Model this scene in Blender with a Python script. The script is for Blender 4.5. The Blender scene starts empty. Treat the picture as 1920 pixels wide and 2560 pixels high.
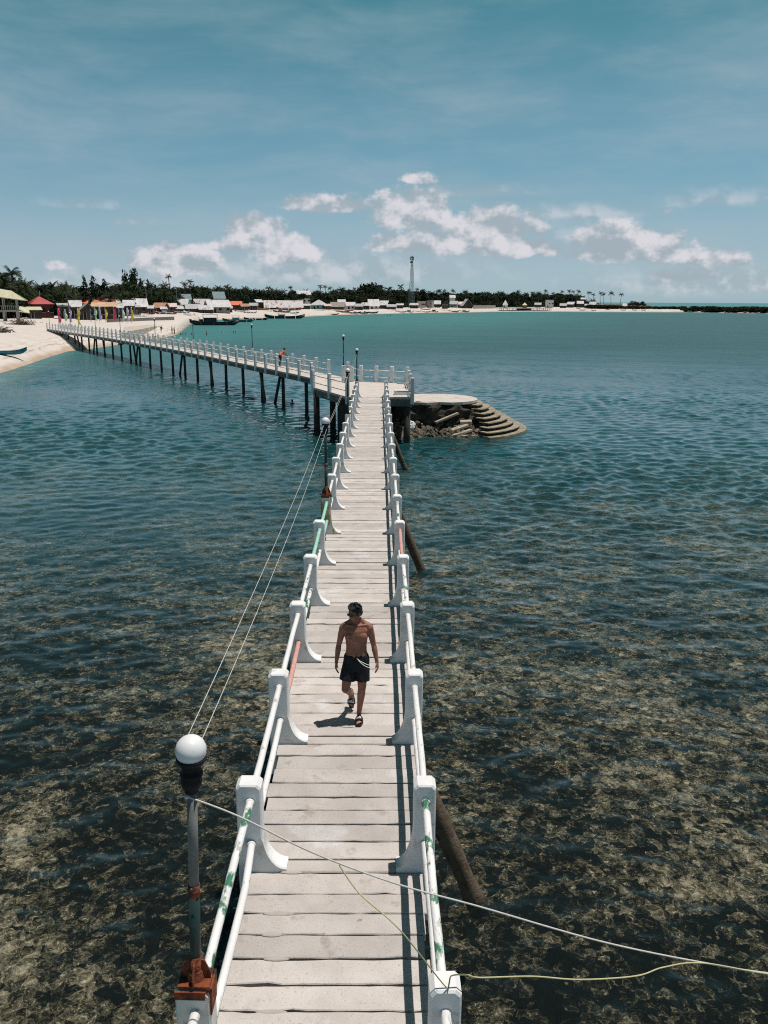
import bpy, math, random
import numpy as np
from mathutils import Vector, Matrix, noise as mnoise

rnd = random.Random(7)
S = bpy.context.scene
C = S.collection
rad = math.radians

# ------------------------------------------------------------------ camera
FPX, IW, IH = 2083.0, 1920.0, 2560.0          # focal length and size of the photograph in its own pixels
CAM_H, PITCH, YAW, ROLL = 5.33, rad(14.2), rad(-0.46), rad(0.3)
WATER = -2.7                                   # the deck of the footbridge is z = 0
cam_d = bpy.data.cameras.new('camera')
cam = bpy.data.objects.new('camera', cam_d); C.objects.link(cam)
cam_d.sensor_fit = 'VERTICAL'; cam_d.sensor_height = 36.0; cam_d.lens = 36.0 * FPX / IH
cam_d.clip_start = 0.1; cam_d.clip_end = 90000
CAMM = (Matrix.Translation((0, 0, CAM_H)) @ Matrix.Rotation(YAW, 4, 'Z')
        @ Matrix.Rotation(math.pi / 2 - PITCH, 4, 'X') @ Matrix.Rotation(ROLL, 4, 'Z'))
cam.matrix_world = CAMM
S.camera = cam
R3 = CAMM.to_3x3()

def ray(px, py):
    d = R3 @ Vector(((px - IW / 2) / FPX, -(py - IH / 2) / FPX, -1.0))
    return d

def at(px, py, z=0.0):
    """ground point of a photo pixel on the level z"""
    d = ray(px, py)
    t = (z - CAM_H) / d.z
    return Vector((d.x * t, d.y * t, z))

# ------------------------------------------------------------------ light
SUN_EL, SUN_AZ = rad(75), rad(12)             # azimuth: from +X, turned a little away from the camera
to_sun = Vector((math.cos(SUN_EL) * math.cos(SUN_AZ), math.cos(SUN_EL) * math.sin(SUN_AZ), math.sin(SUN_EL)))
sun_d = bpy.data.lights.new('sun', 'SUN'); sun_d.energy = 4.6; sun_d.angle = rad(0.53); sun_d.color = (1.0, 0.93, 0.86)
sun = bpy.data.objects.new('sun', sun_d); C.objects.link(sun)
sun.rotation_euler = to_sun.to_track_quat('Z', 'Y').to_euler(); sun.location = (20, 10, 60)

S.view_settings.view_transform = 'Standard'; S.view_settings.look = 'None'
S.view_settings.gamma = 1.0; S.view_settings.exposure = 0.0; S.view_settings.use_curve_mapping = False
S.render.engine = 'CYCLES'
cy = S.cycles
cy.max_bounces = 8; cy.diffuse_bounces = 2; cy.glossy_bounces = 3; cy.transparent_max_bounces = 12; cy.transmission_bounces = 2
cy.caustics_reflective = False; cy.caustics_refractive = False
cy.use_denoising = False; cy.pixel_filter_type = 'BLACKMAN_HARRIS'; cy.filter_width = 1.1
try: cy.denoiser = 'OPENIMAGEDENOISE'; cy.denoising_input_passes = 'RGB_ALBEDO_NORMAL'
except Exception: pass
cy.use_adaptive_sampling = True; cy.adaptive_threshold = 0.014
cy.sample_clamp_indirect = 6.0

# ------------------------------------------------------------------ node helpers
class NT:
    """small helper round a node tree"""
    def __init__(s, nt): s.t = nt; s.n = nt.nodes; s.l = nt.links
    def new(s, typ, **kw):
        n = s.n.new(typ)
        for k, v in kw.items(): setattr(n, k, v)
        return n
    def put(s, inp, v):
        if v is None: return
        if isinstance(v, bpy.types.NodeSocket): s.l.new(v, inp)
        else: inp.default_value = v
    def math(s, op, a=None, b=None, c=None, clamp=False):
        n = s.new('ShaderNodeMath', operation=op, use_clamp=clamp)
        for i, v in enumerate((a, b, c)):
            if v is not None: s.put(n.inputs[i], v)
        return n.outputs[0]
    def vmath(s, op, a=None, b=None, sc=None):
        n = s.new('ShaderNodeVectorMath', operation=op)
        if a is not None: s.put(n.inputs[0], a)
        if b is not None: s.put(n.inputs[1], b)
        if sc is not None: s.put(n.inputs['Scale'], sc)
        return n.outputs['Value'] if op in ('LENGTH', 'DOT_PRODUCT', 'DISTANCE') else n.outputs[0]
    def noise(s, vec, scale=1.0, detail=4.0, rough=0.55, dist=0.0, dim='3D'):
        n = s.new('ShaderNodeTexNoise', noise_dimensions=dim)
        s.put(n.inputs['Vector'], vec); n.inputs['Scale'].default_value = scale
        n.inputs['Detail'].default_value = detail; n.inputs['Roughness'].default_value = rough
        n.inputs['Distortion'].default_value = dist
        return n.outputs['Fac']
    def voronoi(s, vec, scale=1.0, feature='F1', rnd=1.0):
        n = s.new('ShaderNodeTexVoronoi', feature=feature)
        s.put(n.inputs['Vector'], vec); n.inputs['Scale'].default_value = scale; n.inputs['Randomness'].default_value = rnd
        return n.outputs['Distance']
    def ramp(s, fac, stops, interp='LINEAR'):
        n = s.new('ShaderNodeValToRGB'); cr = n.color_ramp; cr.interpolation = interp
        while len(cr.elements) < len(stops): cr.elements.new(0.5)
        for e, (p, c) in zip(cr.elements, stops):
            e.position = p; e.color = (c, c, c, 1) if isinstance(c, (int, float)) else (*c, 1)
        s.put(n.inputs[0], fac)
        return n.outputs[0]
    def step(s, v, lo, hi):
        n = s.new('ShaderNodeMapRange', interpolation_type='SMOOTHSTEP', clamp=True)
        s.put(n.inputs['Value'], v); s.put(n.inputs['From Min'], lo); s.put(n.inputs['From Max'], hi)
        return n.outputs[0]
    def mix(s, fac, a, b, blend='MIX'):
        n = s.new('ShaderNodeMix', data_type='RGBA', blend_type=blend)
        s.put(n.inputs[0], fac)
        for i, v in ((6, a), (7, b)):
            if isinstance(v, (tuple, list)): v = (*v[:3], 1.0)
            s.put(n.inputs[i], v)
        return n.outputs[2]
    def scale(s, vec, xyz):
        return s.vmath('MULTIPLY', vec, xyz)

# ------------------------------------------------------------------ sky
world = bpy.data.worlds.new('World'); S.world = world; world.use_nodes = True
def build_sky():
    w = NT(world.node_tree); w.n.clear()
    out = w.new('ShaderNodeOutputWorld'); bg = w.new('ShaderNodeBackground')
    w.l.new(bg.outputs[0], out.inputs[0]); bg.inputs['Strength'].default_value = 0.07
    sky = w.new('ShaderNodeTexSky', sky_type='NISHITA', sun_disc=False)
    sky.sun_elevation = SUN_EL; sky.sun_rotation = math.pi / 2 - SUN_AZ
    sky.altitude = 0; sky.air_density = 1.0; sky.dust_density = 0.6; sky.ozone_density = 3.0
    tc = w.new('ShaderNodeTexCoord'); d = w.vmath('NORMALIZE', tc.outputs['Generated'])
    sep = w.new('ShaderNodeSeparateXYZ'); w.l.new(d, sep.inputs[0])
    x, y, z = sep.outputs
    el = w.math('ARCSINE', z); az = w.math('ARCTAN2', x, y)
    # sky tint: teal, paler lilac-grey low down, darkened overhead to deepen deck shadows
    tint = w.ramp(w.math('DIVIDE', el, 1.5708, clamp=True), SKY_TINT)
    tint = w.vmath('SCALE', tint, sc=TG)
    col = w.mix(1.0, sky.outputs[0], tint, 'MULTIPLY')
    cmb = w.new('ShaderNodeCombineXYZ'); w.l.new(az, cmb.inputs[0]); w.l.new(el, cmb.inputs[1])
    p = cmb.outputs[0]
    # thin high cloud, long streaks, and the pale moist air low over the sea
    col = w.mix(w.math('MULTIPLY', w.math('SUBTRACT', 1.0, w.step(el, 0.0, 0.16)), 0.5), col, CIRRUS)
    wv = w.noise(p, 3.0, 3)
    pc = w.vmath('ADD', w.scale(p, (2.2, 9.0, 1.0)), w.scale(w.vmath('SUBTRACT', w.new_col(wv), (0.5, 0.5, 0.5)), (0.4, 0.55, 0)))
    ci = w.noise(pc, 1.5, 6, 0.62)
    ci_band = w.math('MULTIPLY', w.step(el, 0.0, 0.05), w.math('SUBTRACT', 1.0, w.math('MULTIPLY', w.step(el, 0.14, 0.5), 0.75)))
    cif = w.math('MULTIPLY', w.math('MULTIPLY', w.step(ci, 0.36, 0.76), ci_band), 0.50)
    col = w.mix(cif, col, CIRRUS)
    # streak clouds that cross the left and right of the view
    # heaped clouds standing low over the land: ellipses broken by noise
    n1 = w.noise(w.scale(p, (1, 1.25, 1)), 26.0, 7, 0.6)
    n2 = w.noise(w.scale(p, (1, 1.2, 1)), 9.0, 3, 0.5)
    n1 = w.math('ADD', w.math('MULTIPLY', n1, 0.65), w.math('MULTIPLY', n2, 0.35))
    def puff(lst):
        acc = None
        for (cx, cy_, rx, ry, amt) in lst:
            v = w.vmath('MULTIPLY', w.vmath('SUBTRACT', p, (cx, cy_ - 0.35 * ry, 0)), (1 / rx, 0.8 / ry, 0))
            v = w.vmath('MAXIMUM', v, w.vmath('MULTIPLY', v, (-1.0, -2.3, 0)))        # flat base, heaped top
            q = w.math('MULTIPLY_ADD', w.vmath('LENGTH', v), -1.0, amt)
            acc = q if acc is None else w.math('MAXIMUM', acc, q)
        return acc
    for lst, amp, lo, hi, dens in ((CLOUD_SOFT, 0.9, -0.05, 0.85, 0.6), (CLOUD_HEAP, 2.3, 0.10, 0.42, 0.95)):
        m = w.math('ADD', puff(lst), w.math('MULTIPLY', w.math('SUBTRACT', n1, 0.5), amp))
        f = w.math('MULTIPLY', w.step(m, lo, hi), dens)
        # lit crowns and greyer bellies from the density above
        pu = w.vmath('ADD', p, (0.004, 0.012, 0))
        nb = w.noise(w.scale(pu, (1, 1.25, 1)), 26.0, 5, 0.55)
        sh = w.step(w.math('ADD', w.math('MULTIPLY', w.math('SUBTRACT', n1, nb), 2.2), w.math('MULTIPLY', m, 0.10)), -0.14, 0.34)
        cc = w.mix(sh, CLOUD_LOW, CLOUD_TOP)
        col = w.mix(f, col, cc)
    w.l.new(col, bg.inputs['Color'])
def _new_col(self, v):
    n = self.new('ShaderNodeCombineXYZ')
    for i in range(3): self.l.new(v, n.inputs[i])
    return n.outputs[0]
NT.new_col = _new_col
def sky_dir(px, py):
    d = ray(px, py).normalized()
    return math.atan2(d.x, d.y), math.asin(d.z)
def cl(px, py, rx, ry, amt=1.0):
    a, e = sky_dir(px, py)
    return (a, e, 1.35 * rx / FPX, 1.35 * ry / FPX, amt)
# positions of the clouds in the sky (direction from the bay), widths as angles
CLOUD_HEAP = [cl(1030, 520, 95, 45, 1.1), cl(1220, 560, 130, 60, 1.0), cl(1110, 600, 190, 30, 1.05), cl(1290, 610, 110, 30, 1.0),
              cl(760, 500, 90, 28, 0.8), cl(870, 505, 70, 28, 0.8), cl(640, 560, 70, 34, 0.95), cl(600, 600, 120, 28, 0.7),
              cl(1570, 600, 140, 55, 0.95), cl(1520, 625, 120, 28, 0.85), cl(440, 640, 100, 42, 0.95), cl(710, 615, 100, 40, 0.9),
              cl(1050, 440, 55, 20, 0.75), cl(1700, 680, 160, 30, 0.6), cl(130, 655, 50, 22, 0.7),
              cl(1780, 640, 120, 26, 0.6), cl(-900, 600, 260, 60, 0.9), cl(2900, 590, 300, 70, 0.9), cl(-1900, 560, 200, 60, 0.8), cl(4200, 560, 250, 60, 0.8)]
CLOUD_SOFT = [cl(220, 500, 190, 26, 0.55), cl(330, 545, 140, 22, 0.55), cl(1450, 520, 240, 30, 0.75), cl(1800, 480, 260, 40, 0.55),
              cl(820, 660, 420, 50, 0.9), cl(1800, 690, 330, 45, 0.9), cl(300, 690, 380, 45, 0.8), cl(1200, 470, 200, 26, 0.7), cl(1500, 560, 180, 60, 0.7)]
K = 1 / 0.07
CLOUD_TOP = (0.70 * K, 0.69 * K, 0.73 * K); CLOUD_LOW = (0.36 * K, 0.43 * K, 0.485 * K); CIRRUS = (0.40 * K, 0.49 * K, 0.54 * K)
# the tint stays within 0..1 per stop and is scaled by TINT_GAIN
TG = 2.2
SKY_TINT = [(0.0, (1.0 / TG, 1.55 / TG, 2.2 / TG)), (0.033, (0.92 / TG, 1.15 / TG, 1.42 / TG)), (0.07, (0.88 / TG, 1.16 / TG, 1.17 / TG)),
            (0.132, (0.82 / TG, 1.20 / TG, 1.04 / TG)), (0.207, (0.47 / TG, 1.11 / TG, 0.83 / TG)), (0.36, (0.17 / TG, 0.52 / TG, 0.40 / TG)), (0.6, (0.07 / TG, 0.21 / TG, 0.17 / TG)), (1.0, (0.045 / TG, 0.13 / TG, 0.11 / TG))]
build_sky()
# ------------------------------------------------------------------ mesh helpers
class MB:
    """collects vertices and faces, then links them as one mesh object"""
    def __init__(s): s.v = []; s.f = []
    def add(s, vs, fs):
        o = len(s.v); s.v.extend([tuple(p) for p in vs]); s.f.extend([tuple(i + o for i in q) for q in fs]); return s
    def box(s, c, size, M=None, ch=0.0):
        x, y, z = (k / 2 for k in size)
        if ch <= 0:
            vs = [(-x, -y, -z), (x, -y, -z), (x, y, -z), (-x, y, -z), (-x, -y, z), (x, -y, z), (x, y, z), (-x, y, z)]
            fs = [(0, 3, 2, 1), (4, 5, 6, 7), (0, 1, 5, 4), (1, 2, 6, 5), (2, 3, 7, 6), (3, 0, 4, 7)]
        else:
            vs = []; idx = {}
            for sx in (-1, 1):
                for sy in (-1, 1):
                    for sz in (-1, 1):
                        for a in range(3):
                            p = [sx * (x - ch), sy * (y - ch), sz * (z - ch)]
                            p[a] = (sx, sy, sz)[a] * (x, y, z)[a]
                            idx[(sx, sy, sz, a)] = len(vs); vs.append(tuple(p))
            fs = []
            for a in range(3):
                b, c_ = (a + 1) % 3, (a + 2) % 3
                for sg in (-1, 1):
                    q = []
                    for (u, w_) in ((-1, -1), (1, -1), (1, 1), (-1, 1)):
                        k = [0, 0, 0]; k[a] = sg; k[b] = u; k[c_] = w_
                        q.append(idx[(*k, a)])
                    fs.append(tuple(q if sg > 0 else q[::-1]))
            for a in range(3):                     # edges along axis a
                b, c_ = (a + 1) % 3, (a + 2) % 3
                for sb in (-1, 1):
                    for sc in (-1, 1):
                        k0 = [0, 0, 0]; k1 = [0, 0, 0]
                        k0[a] = -1; k1[a] = 1; k0[b] = k1[b] = sb; k0[c_] = k1[c_] = sc
                        q = (idx[(*k0, b)], idx[(*k1, b)], idx[(*k1, c_)], idx[(*k0, c_)])
                        fs.append(q if sb * sc > 0 else q[::-1])
            for sx in (-1, 1):
                for sy in (-1, 1):
                    for sz in (-1, 1):
                        q = tuple(idx[(sx, sy, sz, a)] for a in range(3))
                        fs.append(q if sx * sy * sz > 0 else q[::-1])
        c = Vector(c)
        vs = [(M @ Vector(p) if M else Vector(p)) + c for p in vs]
        return s.add(vs, fs)
    def tube(s, pts, r, n=8, caps=True, flat=1.0, up=None):
        pts = [Vector(p) for p in pts]; m = len(pts)
        rs = r if isinstance(r, (list, tuple)) else [r] * m
        prev = None; rings = []
        for i, p in enumerate(pts):
            t = (pts[min(i + 1, m - 1)] - pts[max(i - 1, 0)]).normalized()
            if prev is None:
                u = Vector(up) if up else (Vector((0, 0, 1)) if abs(t.z) < 0.9 else Vector((1, 0, 0)))
            else: u = prev
            a = (u - t * u.dot(t)); a.normalize(); b = t.cross(a); prev = a
            ra, rb = rs[i] if isinstance(rs[i], tuple) else (rs[i], rs[i] * flat)
            rings.append([p + a * (math.cos(2 * math.pi * k / n) * ra) + b * (math.sin(2 * math.pi * k / n) * rb) for k in range(n)])
        vs = [q for g in rings for q in g]
        fs = [(i * n + k, i * n + (k + 1) % n, (i + 1) * n + (k + 1) % n, (i + 1) * n + k) for i in range(m - 1) for k in range(n)]
        if caps: fs += [tuple(range(n))[::-1], tuple((m - 1) * n + k for k in range(n))]
        return s.add(vs, fs)
    def lathe(s, prof, c=(0, 0, 0), n=16, caps=True):
        vs = [(c[0] + r * math.cos(2 * math.pi * k / n), c[1] + r * math.sin(2 * math.pi * k / n), c[2] + z) for (r, z) in prof for k in range(n)]
        m = len(prof)
        fs = [(i * n + k, i * n + (k + 1) % n, (i + 1) * n + (k + 1) % n, (i + 1) * n + k) for i in range(m - 1) for k in range(n)]
        if caps: fs += [tuple(range(n))[::-1], tuple((m - 1) * n + k for k in range(n))]
        return s.add(vs, fs)
    def prism(s, poly, z0, z1):
        """poly: ccw list of (x, y); vertical prism"""
        n = len(poly)
        vs = [(x, y, z0) for x, y in poly] + [(x, y, z1) for x, y in poly]
        fs = [tuple(range(n))[::-1], tuple(range(n, 2 * n))] + [(k, (k + 1) % n, n + (k + 1) % n, n + k) for k in range(n)]
        return s.add(vs, fs)
    def slab_y(s, poly, y0, y1):
        """poly in (x, z), extruded along y"""
        n = len(poly)
        vs = [(x, y0, z) for x, z in poly] + [(x, y1, z) for x, z in poly]
        fs = [tuple(range(n)), tuple(range(n, 2 * n))[::-1]] + [((k + 1) % n, k, n + k, n + (k + 1) % n) for k in range(n)]
        return s.add(vs, fs)
    def ball(s, c, r, seg=12, rings=8, M=None):
        rx, ry, rz = r if isinstance(r, (tuple, list)) else (r, r, r)
        vs = [(0, 0, -rz)]
        for i in range(1, rings):
            th = math.pi * i / rings
            for k in range(seg):
                ph = 2 * math.pi * k / seg
                vs.append((rx * math.sin(th) * math.cos(ph), ry * math.sin(th) * math.sin(ph), -rz * math.cos(th)))
        vs.append((0, 0, rz)); top = len(vs) - 1
        fs = [(0, 1 + (k + 1) % seg, 1 + k) for k in range(seg)]
        for i in range(rings - 2):
            a = 1 + i * seg
            fs += [(a + k, a + (k + 1) % seg, a + seg + (k + 1) % seg, a + seg + k) for k in range(seg)]
        a = 1 + (rings - 2) * seg
        fs += [(a + k, a + (k + 1) % seg, top) for k in range(seg)]
        c = Vector(c)
        return s.add([(M @ Vector(p) if M else Vector(p)) + c for p in vs], fs)
    def mesh(s, name, m, smooth=False):
        me = bpy.data.meshes.new(name); me.from_pydata(s.v, [], s.f)
        if m is not None: me.materials.append(m)
        if smooth: me.polygons.foreach_set('use_smooth', [True] * len(me.polygons))
        me.update(); return me
    def build(s, name, m, parent=None, smooth=False, loc=None):
        return link(name, s.mesh(name, m, smooth), parent, loc)

def link(name, me, parent=None, loc=None, rot=None, scale=None):
    o = bpy.data.objects.new(name, me); C.objects.link(o)
    if parent is not None: o.parent = parent
    if loc is not None: o.location = loc
    if rot is not None: o.rotation_euler = rot
    if scale is not None: o.scale = scale
    return o
def tag(o, label=None, cat=None, group=None, kind=None):
    for k, v in (('label', label), ('category', cat), ('group', group), ('kind', kind)):
        if v: o[k] = v
    return o
def thing(name, label, cat, loc=(0, 0, 0), rotz=0.0, group=None, scale=None):
    o = bpy.data.objects.new(name, None); C.objects.link(o)
    o.empty_display_size = 0.2; o.location = loc; o.rotation_euler = (0, 0, rotz)
    if scale: o.scale = (scale,) * 3
    return tag(o, label, cat, group)
def copy_tree(o, parent=None):
    c = o.copy(); C.objects.link(c)
    if parent is not None: c.parent = parent
    for ch in o.children: copy_tree(ch, c)
    return c

# ------------------------------------------------------------------ materials
MATS = {}
def mat(name, a, b=None, scale=3.0, detail=5.0, rough=0.85, bump=0.0, bscale=None, jitter=0.0, spec=0.3, metal=0.0,
        patch=None, stretch=(1, 1, 1), lo=0.3, hi=0.7, space='world'):
    """two-tone noisy surface; patch = (colour, scale, threshold[, softness]) adds wear with a shape of its own"""
    if name in MATS: return MATS[name]
    m = bpy.data.materials.new(name); m.use_nodes = True; t = NT(m.node_tree)
    bs = t.n['Principled BSDF']
    if space == 'world': vec = t.new('ShaderNodeNewGeometry').outputs['Position']
    else: vec = t.new('ShaderNodeTexCoord').outputs['Object']
    if stretch != (1, 1, 1): vec = t.scale(vec, stretch)
    oi = t.new('ShaderNodeObjectInfo')
    if space != 'world': vec = t.vmath('ADD', vec, t.vmath('SCALE', t.new_col(oi.outputs['Random']), sc=37.0))
    n = t.noise(vec, scale, detail, 0.6)
    col = t.mix(t.step(n, lo, hi), a, b if b else a)
    for pt in (patch or []):
        pc, ps, th = pt[:3]; soft = pt[3] if len(pt) > 3 else 0.04
        pn = t.noise(vec, ps, 5, 0.62)
        if len(pt) > 4:       # threshold varies from object to object
            pn = t.math('ADD', pn, t.math('MULTIPLY', t.math('SUBTRACT', oi.outputs['Random'], 0.5), pt[4]))
        col = t.mix(t.step(pn, th, th + soft), col, pc)
    if jitter:
        g = t.math('MULTIPLY_ADD', oi.outputs['Random'], jitter, 1 - jitter / 2)
        col = t.mix(1.0, col, t.new_col(g), 'MULTIPLY')
    t.put(bs.inputs['Base Color'], col if isinstance(col, bpy.types.NodeSocket) else (*col, 1))
    bs.inputs['Roughness'].default_value = rough; bs.inputs['Specular IOR Level'].default_value = spec
    bs.inputs['Metallic'].default_value = metal
    if bump:
        bn = t.new('ShaderNodeBump'); bn.inputs['Strength'].default_value = bump; bn.inputs['Distance'].default_value = 0.02
        t.l.new(t.noise(vec, bscale or scale * 4, 6, 0.65), bn.inputs['Height']); t.l.new(bn.outputs[0], bs.inputs['Normal'])
    MATS[name] = m
    return m

m_plank = mat('concrete_plank', (0.42, 0.385, 0.362), (0.50, 0.465, 0.442), 2.2, 6, 0.92, 0.35, 60, jitter=0.28,
              patch=[((0.36, 0.31, 0.28), 3.1, 0.58, 0.12), ((0.29, 0.24, 0.22), 5.0, 0.675, 0.05), ((0.55, 0.53, 0.53), 0.9, 0.585, 0.10), ((0.33, 0.29, 0.265), 45.0, 0.57, 0.12), ((0.58, 0.54, 0.51), 70.0, 0.60, 0.1)])
m_beam = mat('concrete_beam', (0.40, 0.36, 0.335), (0.49, 0.45, 0.42), 3.0, 6, 0.92, 0.4, 50, patch=[((0.20, 0.17, 0.15), 4.0, 0.66, 0.06)])
m_white = mat('white_paint', (0.64, 0.64, 0.645), (0.745, 0.745, 0.75), 2.5, 5, 0.7, 0.2, 30,
              patch=[((0.52, 0.51, 0.48), 5.0, 0.61, 0.08), ((0.40, 0.36, 0.30), 3.0, 0.66, 0.05), ((0.14, 0.13, 0.12), 8.0, 0.715, 0.02), ((0.46, 0.45, 0.41), 1.4, 0.60, 0.12)])
m_rail = mat('rail_paint', (0.66, 0.66, 0.66), (0.74, 0.73, 0.73), 5.0, 6, 0.65, 0.3, 60, stretch=(1, 0.45, 1),
             patch=[((0.045, 0.17, 0.10), 8.0, 0.585, 0.09, 0.16), ((0.44, 0.42, 0.39), 14.0, 0.60, 0.06)])
m_mint = mat('mint_paint', (0.26, 0.52, 0.42), (0.32, 0.58, 0.48), 6, 5, 0.6, 0.2, 60, patch=[((0.55, 0.60, 0.56), 9.0, 0.62, 0.08)])
m_pink = mat('pink_primer', (0.52, 0.27, 0.23), (0.60, 0.33, 0.28), 6, 5, 0.6, 0.2, 60, patch=[((0.62, 0.48, 0.44), 12.0, 0.66, 0.08)])
m_rustpost = mat('rust_stained_post', (0.62, 0.60, 0.55), (0.70, 0.69, 0.66), 2.5, 5, 0.8, 0.3, 30, stretch=(1, 1, 0.35),
                 patch=[((0.33, 0.24, 0.11), 5.0, 0.49, 0.12), ((0.22, 0.075, 0.03), 7.0, 0.57, 0.06), ((0.05, 0.04, 0.035), 6.0, 0.69, 0.03)])
m_rust = mat('rust_metal', (0.27, 0.075, 0.028), (0.13, 0.035, 0.02), 14, 6, 0.9, 0.9, 45, patch=[((0.05, 0.03, 0.025), 11.0, 0.55, 0.06), ((0.50, 0.20, 0.07), 18.0, 0.63, 0.05)])
m_pole = mat('dark_green_pole', (0.012, 0.035, 0.032), (0.02, 0.045, 0.04), 8, 4, 0.5, 0.2, 60)
m_polegrey = mat('galvanised_pole', (0.12, 0.125, 0.125), (0.19, 0.19, 0.185), 9, 5, 0.6, 0.2, 60, patch=[((0.22, 0.06, 0.035), 9.0, 0.66, 0.05)])
m_black = mat('black_fitting', (0.012, 0.013, 0.015), (0.02, 0.02, 0.022), 9, 3, 0.6, spec=0.1)
m_globe = mat('globe_plastic', (0.68, 0.68, 0.69), (0.76, 0.76, 0.77), 6, 5, 0.3, spec=0.5, patch=[((0.52, 0.50, 0.46), 14.0, 0.62, 0.12)])
m_pile = mat('wet_pile', (0.035, 0.032, 0.03), (0.075, 0.065, 0.055), 3.0, 6, 0.85, 0.8, 12, patch=[((0.10, 0.085, 0.06), 5.0, 0.66, 0.05)])
m_log = mat('log_strut', (0.075, 0.052, 0.036), (0.14, 0.105, 0.075), 5.0, 6, 0.9, 1.0, 20, patch=[((0.25, 0.17, 0.12), 6.0, 0.64, 0.06), ((0.03, 0.028, 0.025), 4.0, 0.60, 0.08)])
m_rope = mat('white_rope', (0.46, 0.45, 0.42), (0.55, 0.53, 0.50), 40, 3, 0.85)
m_rope_y = mat('yellow_string', (0.42, 0.40, 0.22), (0.50, 0.47, 0.28), 40, 3, 0.85)

# ------------------------------------------------------------------ land: the bay's shore seen from the bridge
SHORE_PX = [(-900, 1110), (-500, 1030), (-200, 975), (0, 935), (90, 905), (170, 878), (203, 876), (298, 862), (400, 846), (440, 838), (455, 829), (476, 812),
            (500, 803), (560, 799), (620, 796), (700, 795), (760, 792), (865, 787), (940, 785.5), (1060, 782.5), (1180, 781),
            (1248, 779.5), (1376, 779), (1500, 780), (1650, 780.5), (1724, 780.5), (1920, 783.5), (2300, 786), (3000, 792), (4200, 800)]
_sh = []
for (px, py) in SHORE_PX:
    g = at(px, py, WATER); _sh.append((math.atan2(g.x, g.y), math.hypot(g.x, g.y)))
_sh.sort()
SH_A = np.array([a for a, r in _sh]); SH_R = np.array([r for a, r in _sh])
def shore_r(a): return np.interp(a, SH_A, SH_R)
def _prof(d):
    """height of the beach above the water a distance d behind the shoreline"""
    d = np.asarray(d, float)
    up = 2.55 * (1 - np.exp(-np.maximum(d, 0) / 17.0)) + np.clip((d - 40) / 160, 0, 1) * 0.9 + np.clip((d - 150) / 400, 0, 1) * 1.5
    dn = np.minimum(d, 0) * 0.09
    return WATER + up + np.maximum(dn, -2.3)
def zland(x, y):
    a = math.atan2(x, y); r = math.hypot(x, y)
    return float(_prof(r - shore_r(a)))
def land(px, py):
    """point where the sight line through a photo pixel meets the beach"""
    d = ray(px, py); lo, hi = 20.0, 4000.0
    f = lambda t: CAM_H + d.z * t - zland(d.x * t, d.y * t)
    t = 20.0; pt = t
    while t < 3000:
        if f(t) < 0: break
        pt = t; t *= 1.01
    lo, hi = pt, t
    for _ in range(40):
        mid = (lo + hi) / 2
        if f(mid) < 0: hi = mid
        else: lo = mid
    t = (lo + hi) / 2
    return Vector((d.x * t, d.y * t, zland(d.x * t, d.y * t)))
def mpp(p):
    """metres per photo pixel at a point"""
    q = CAMM.inverted() @ Vector(p)
    return -q.z / FPX

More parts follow.
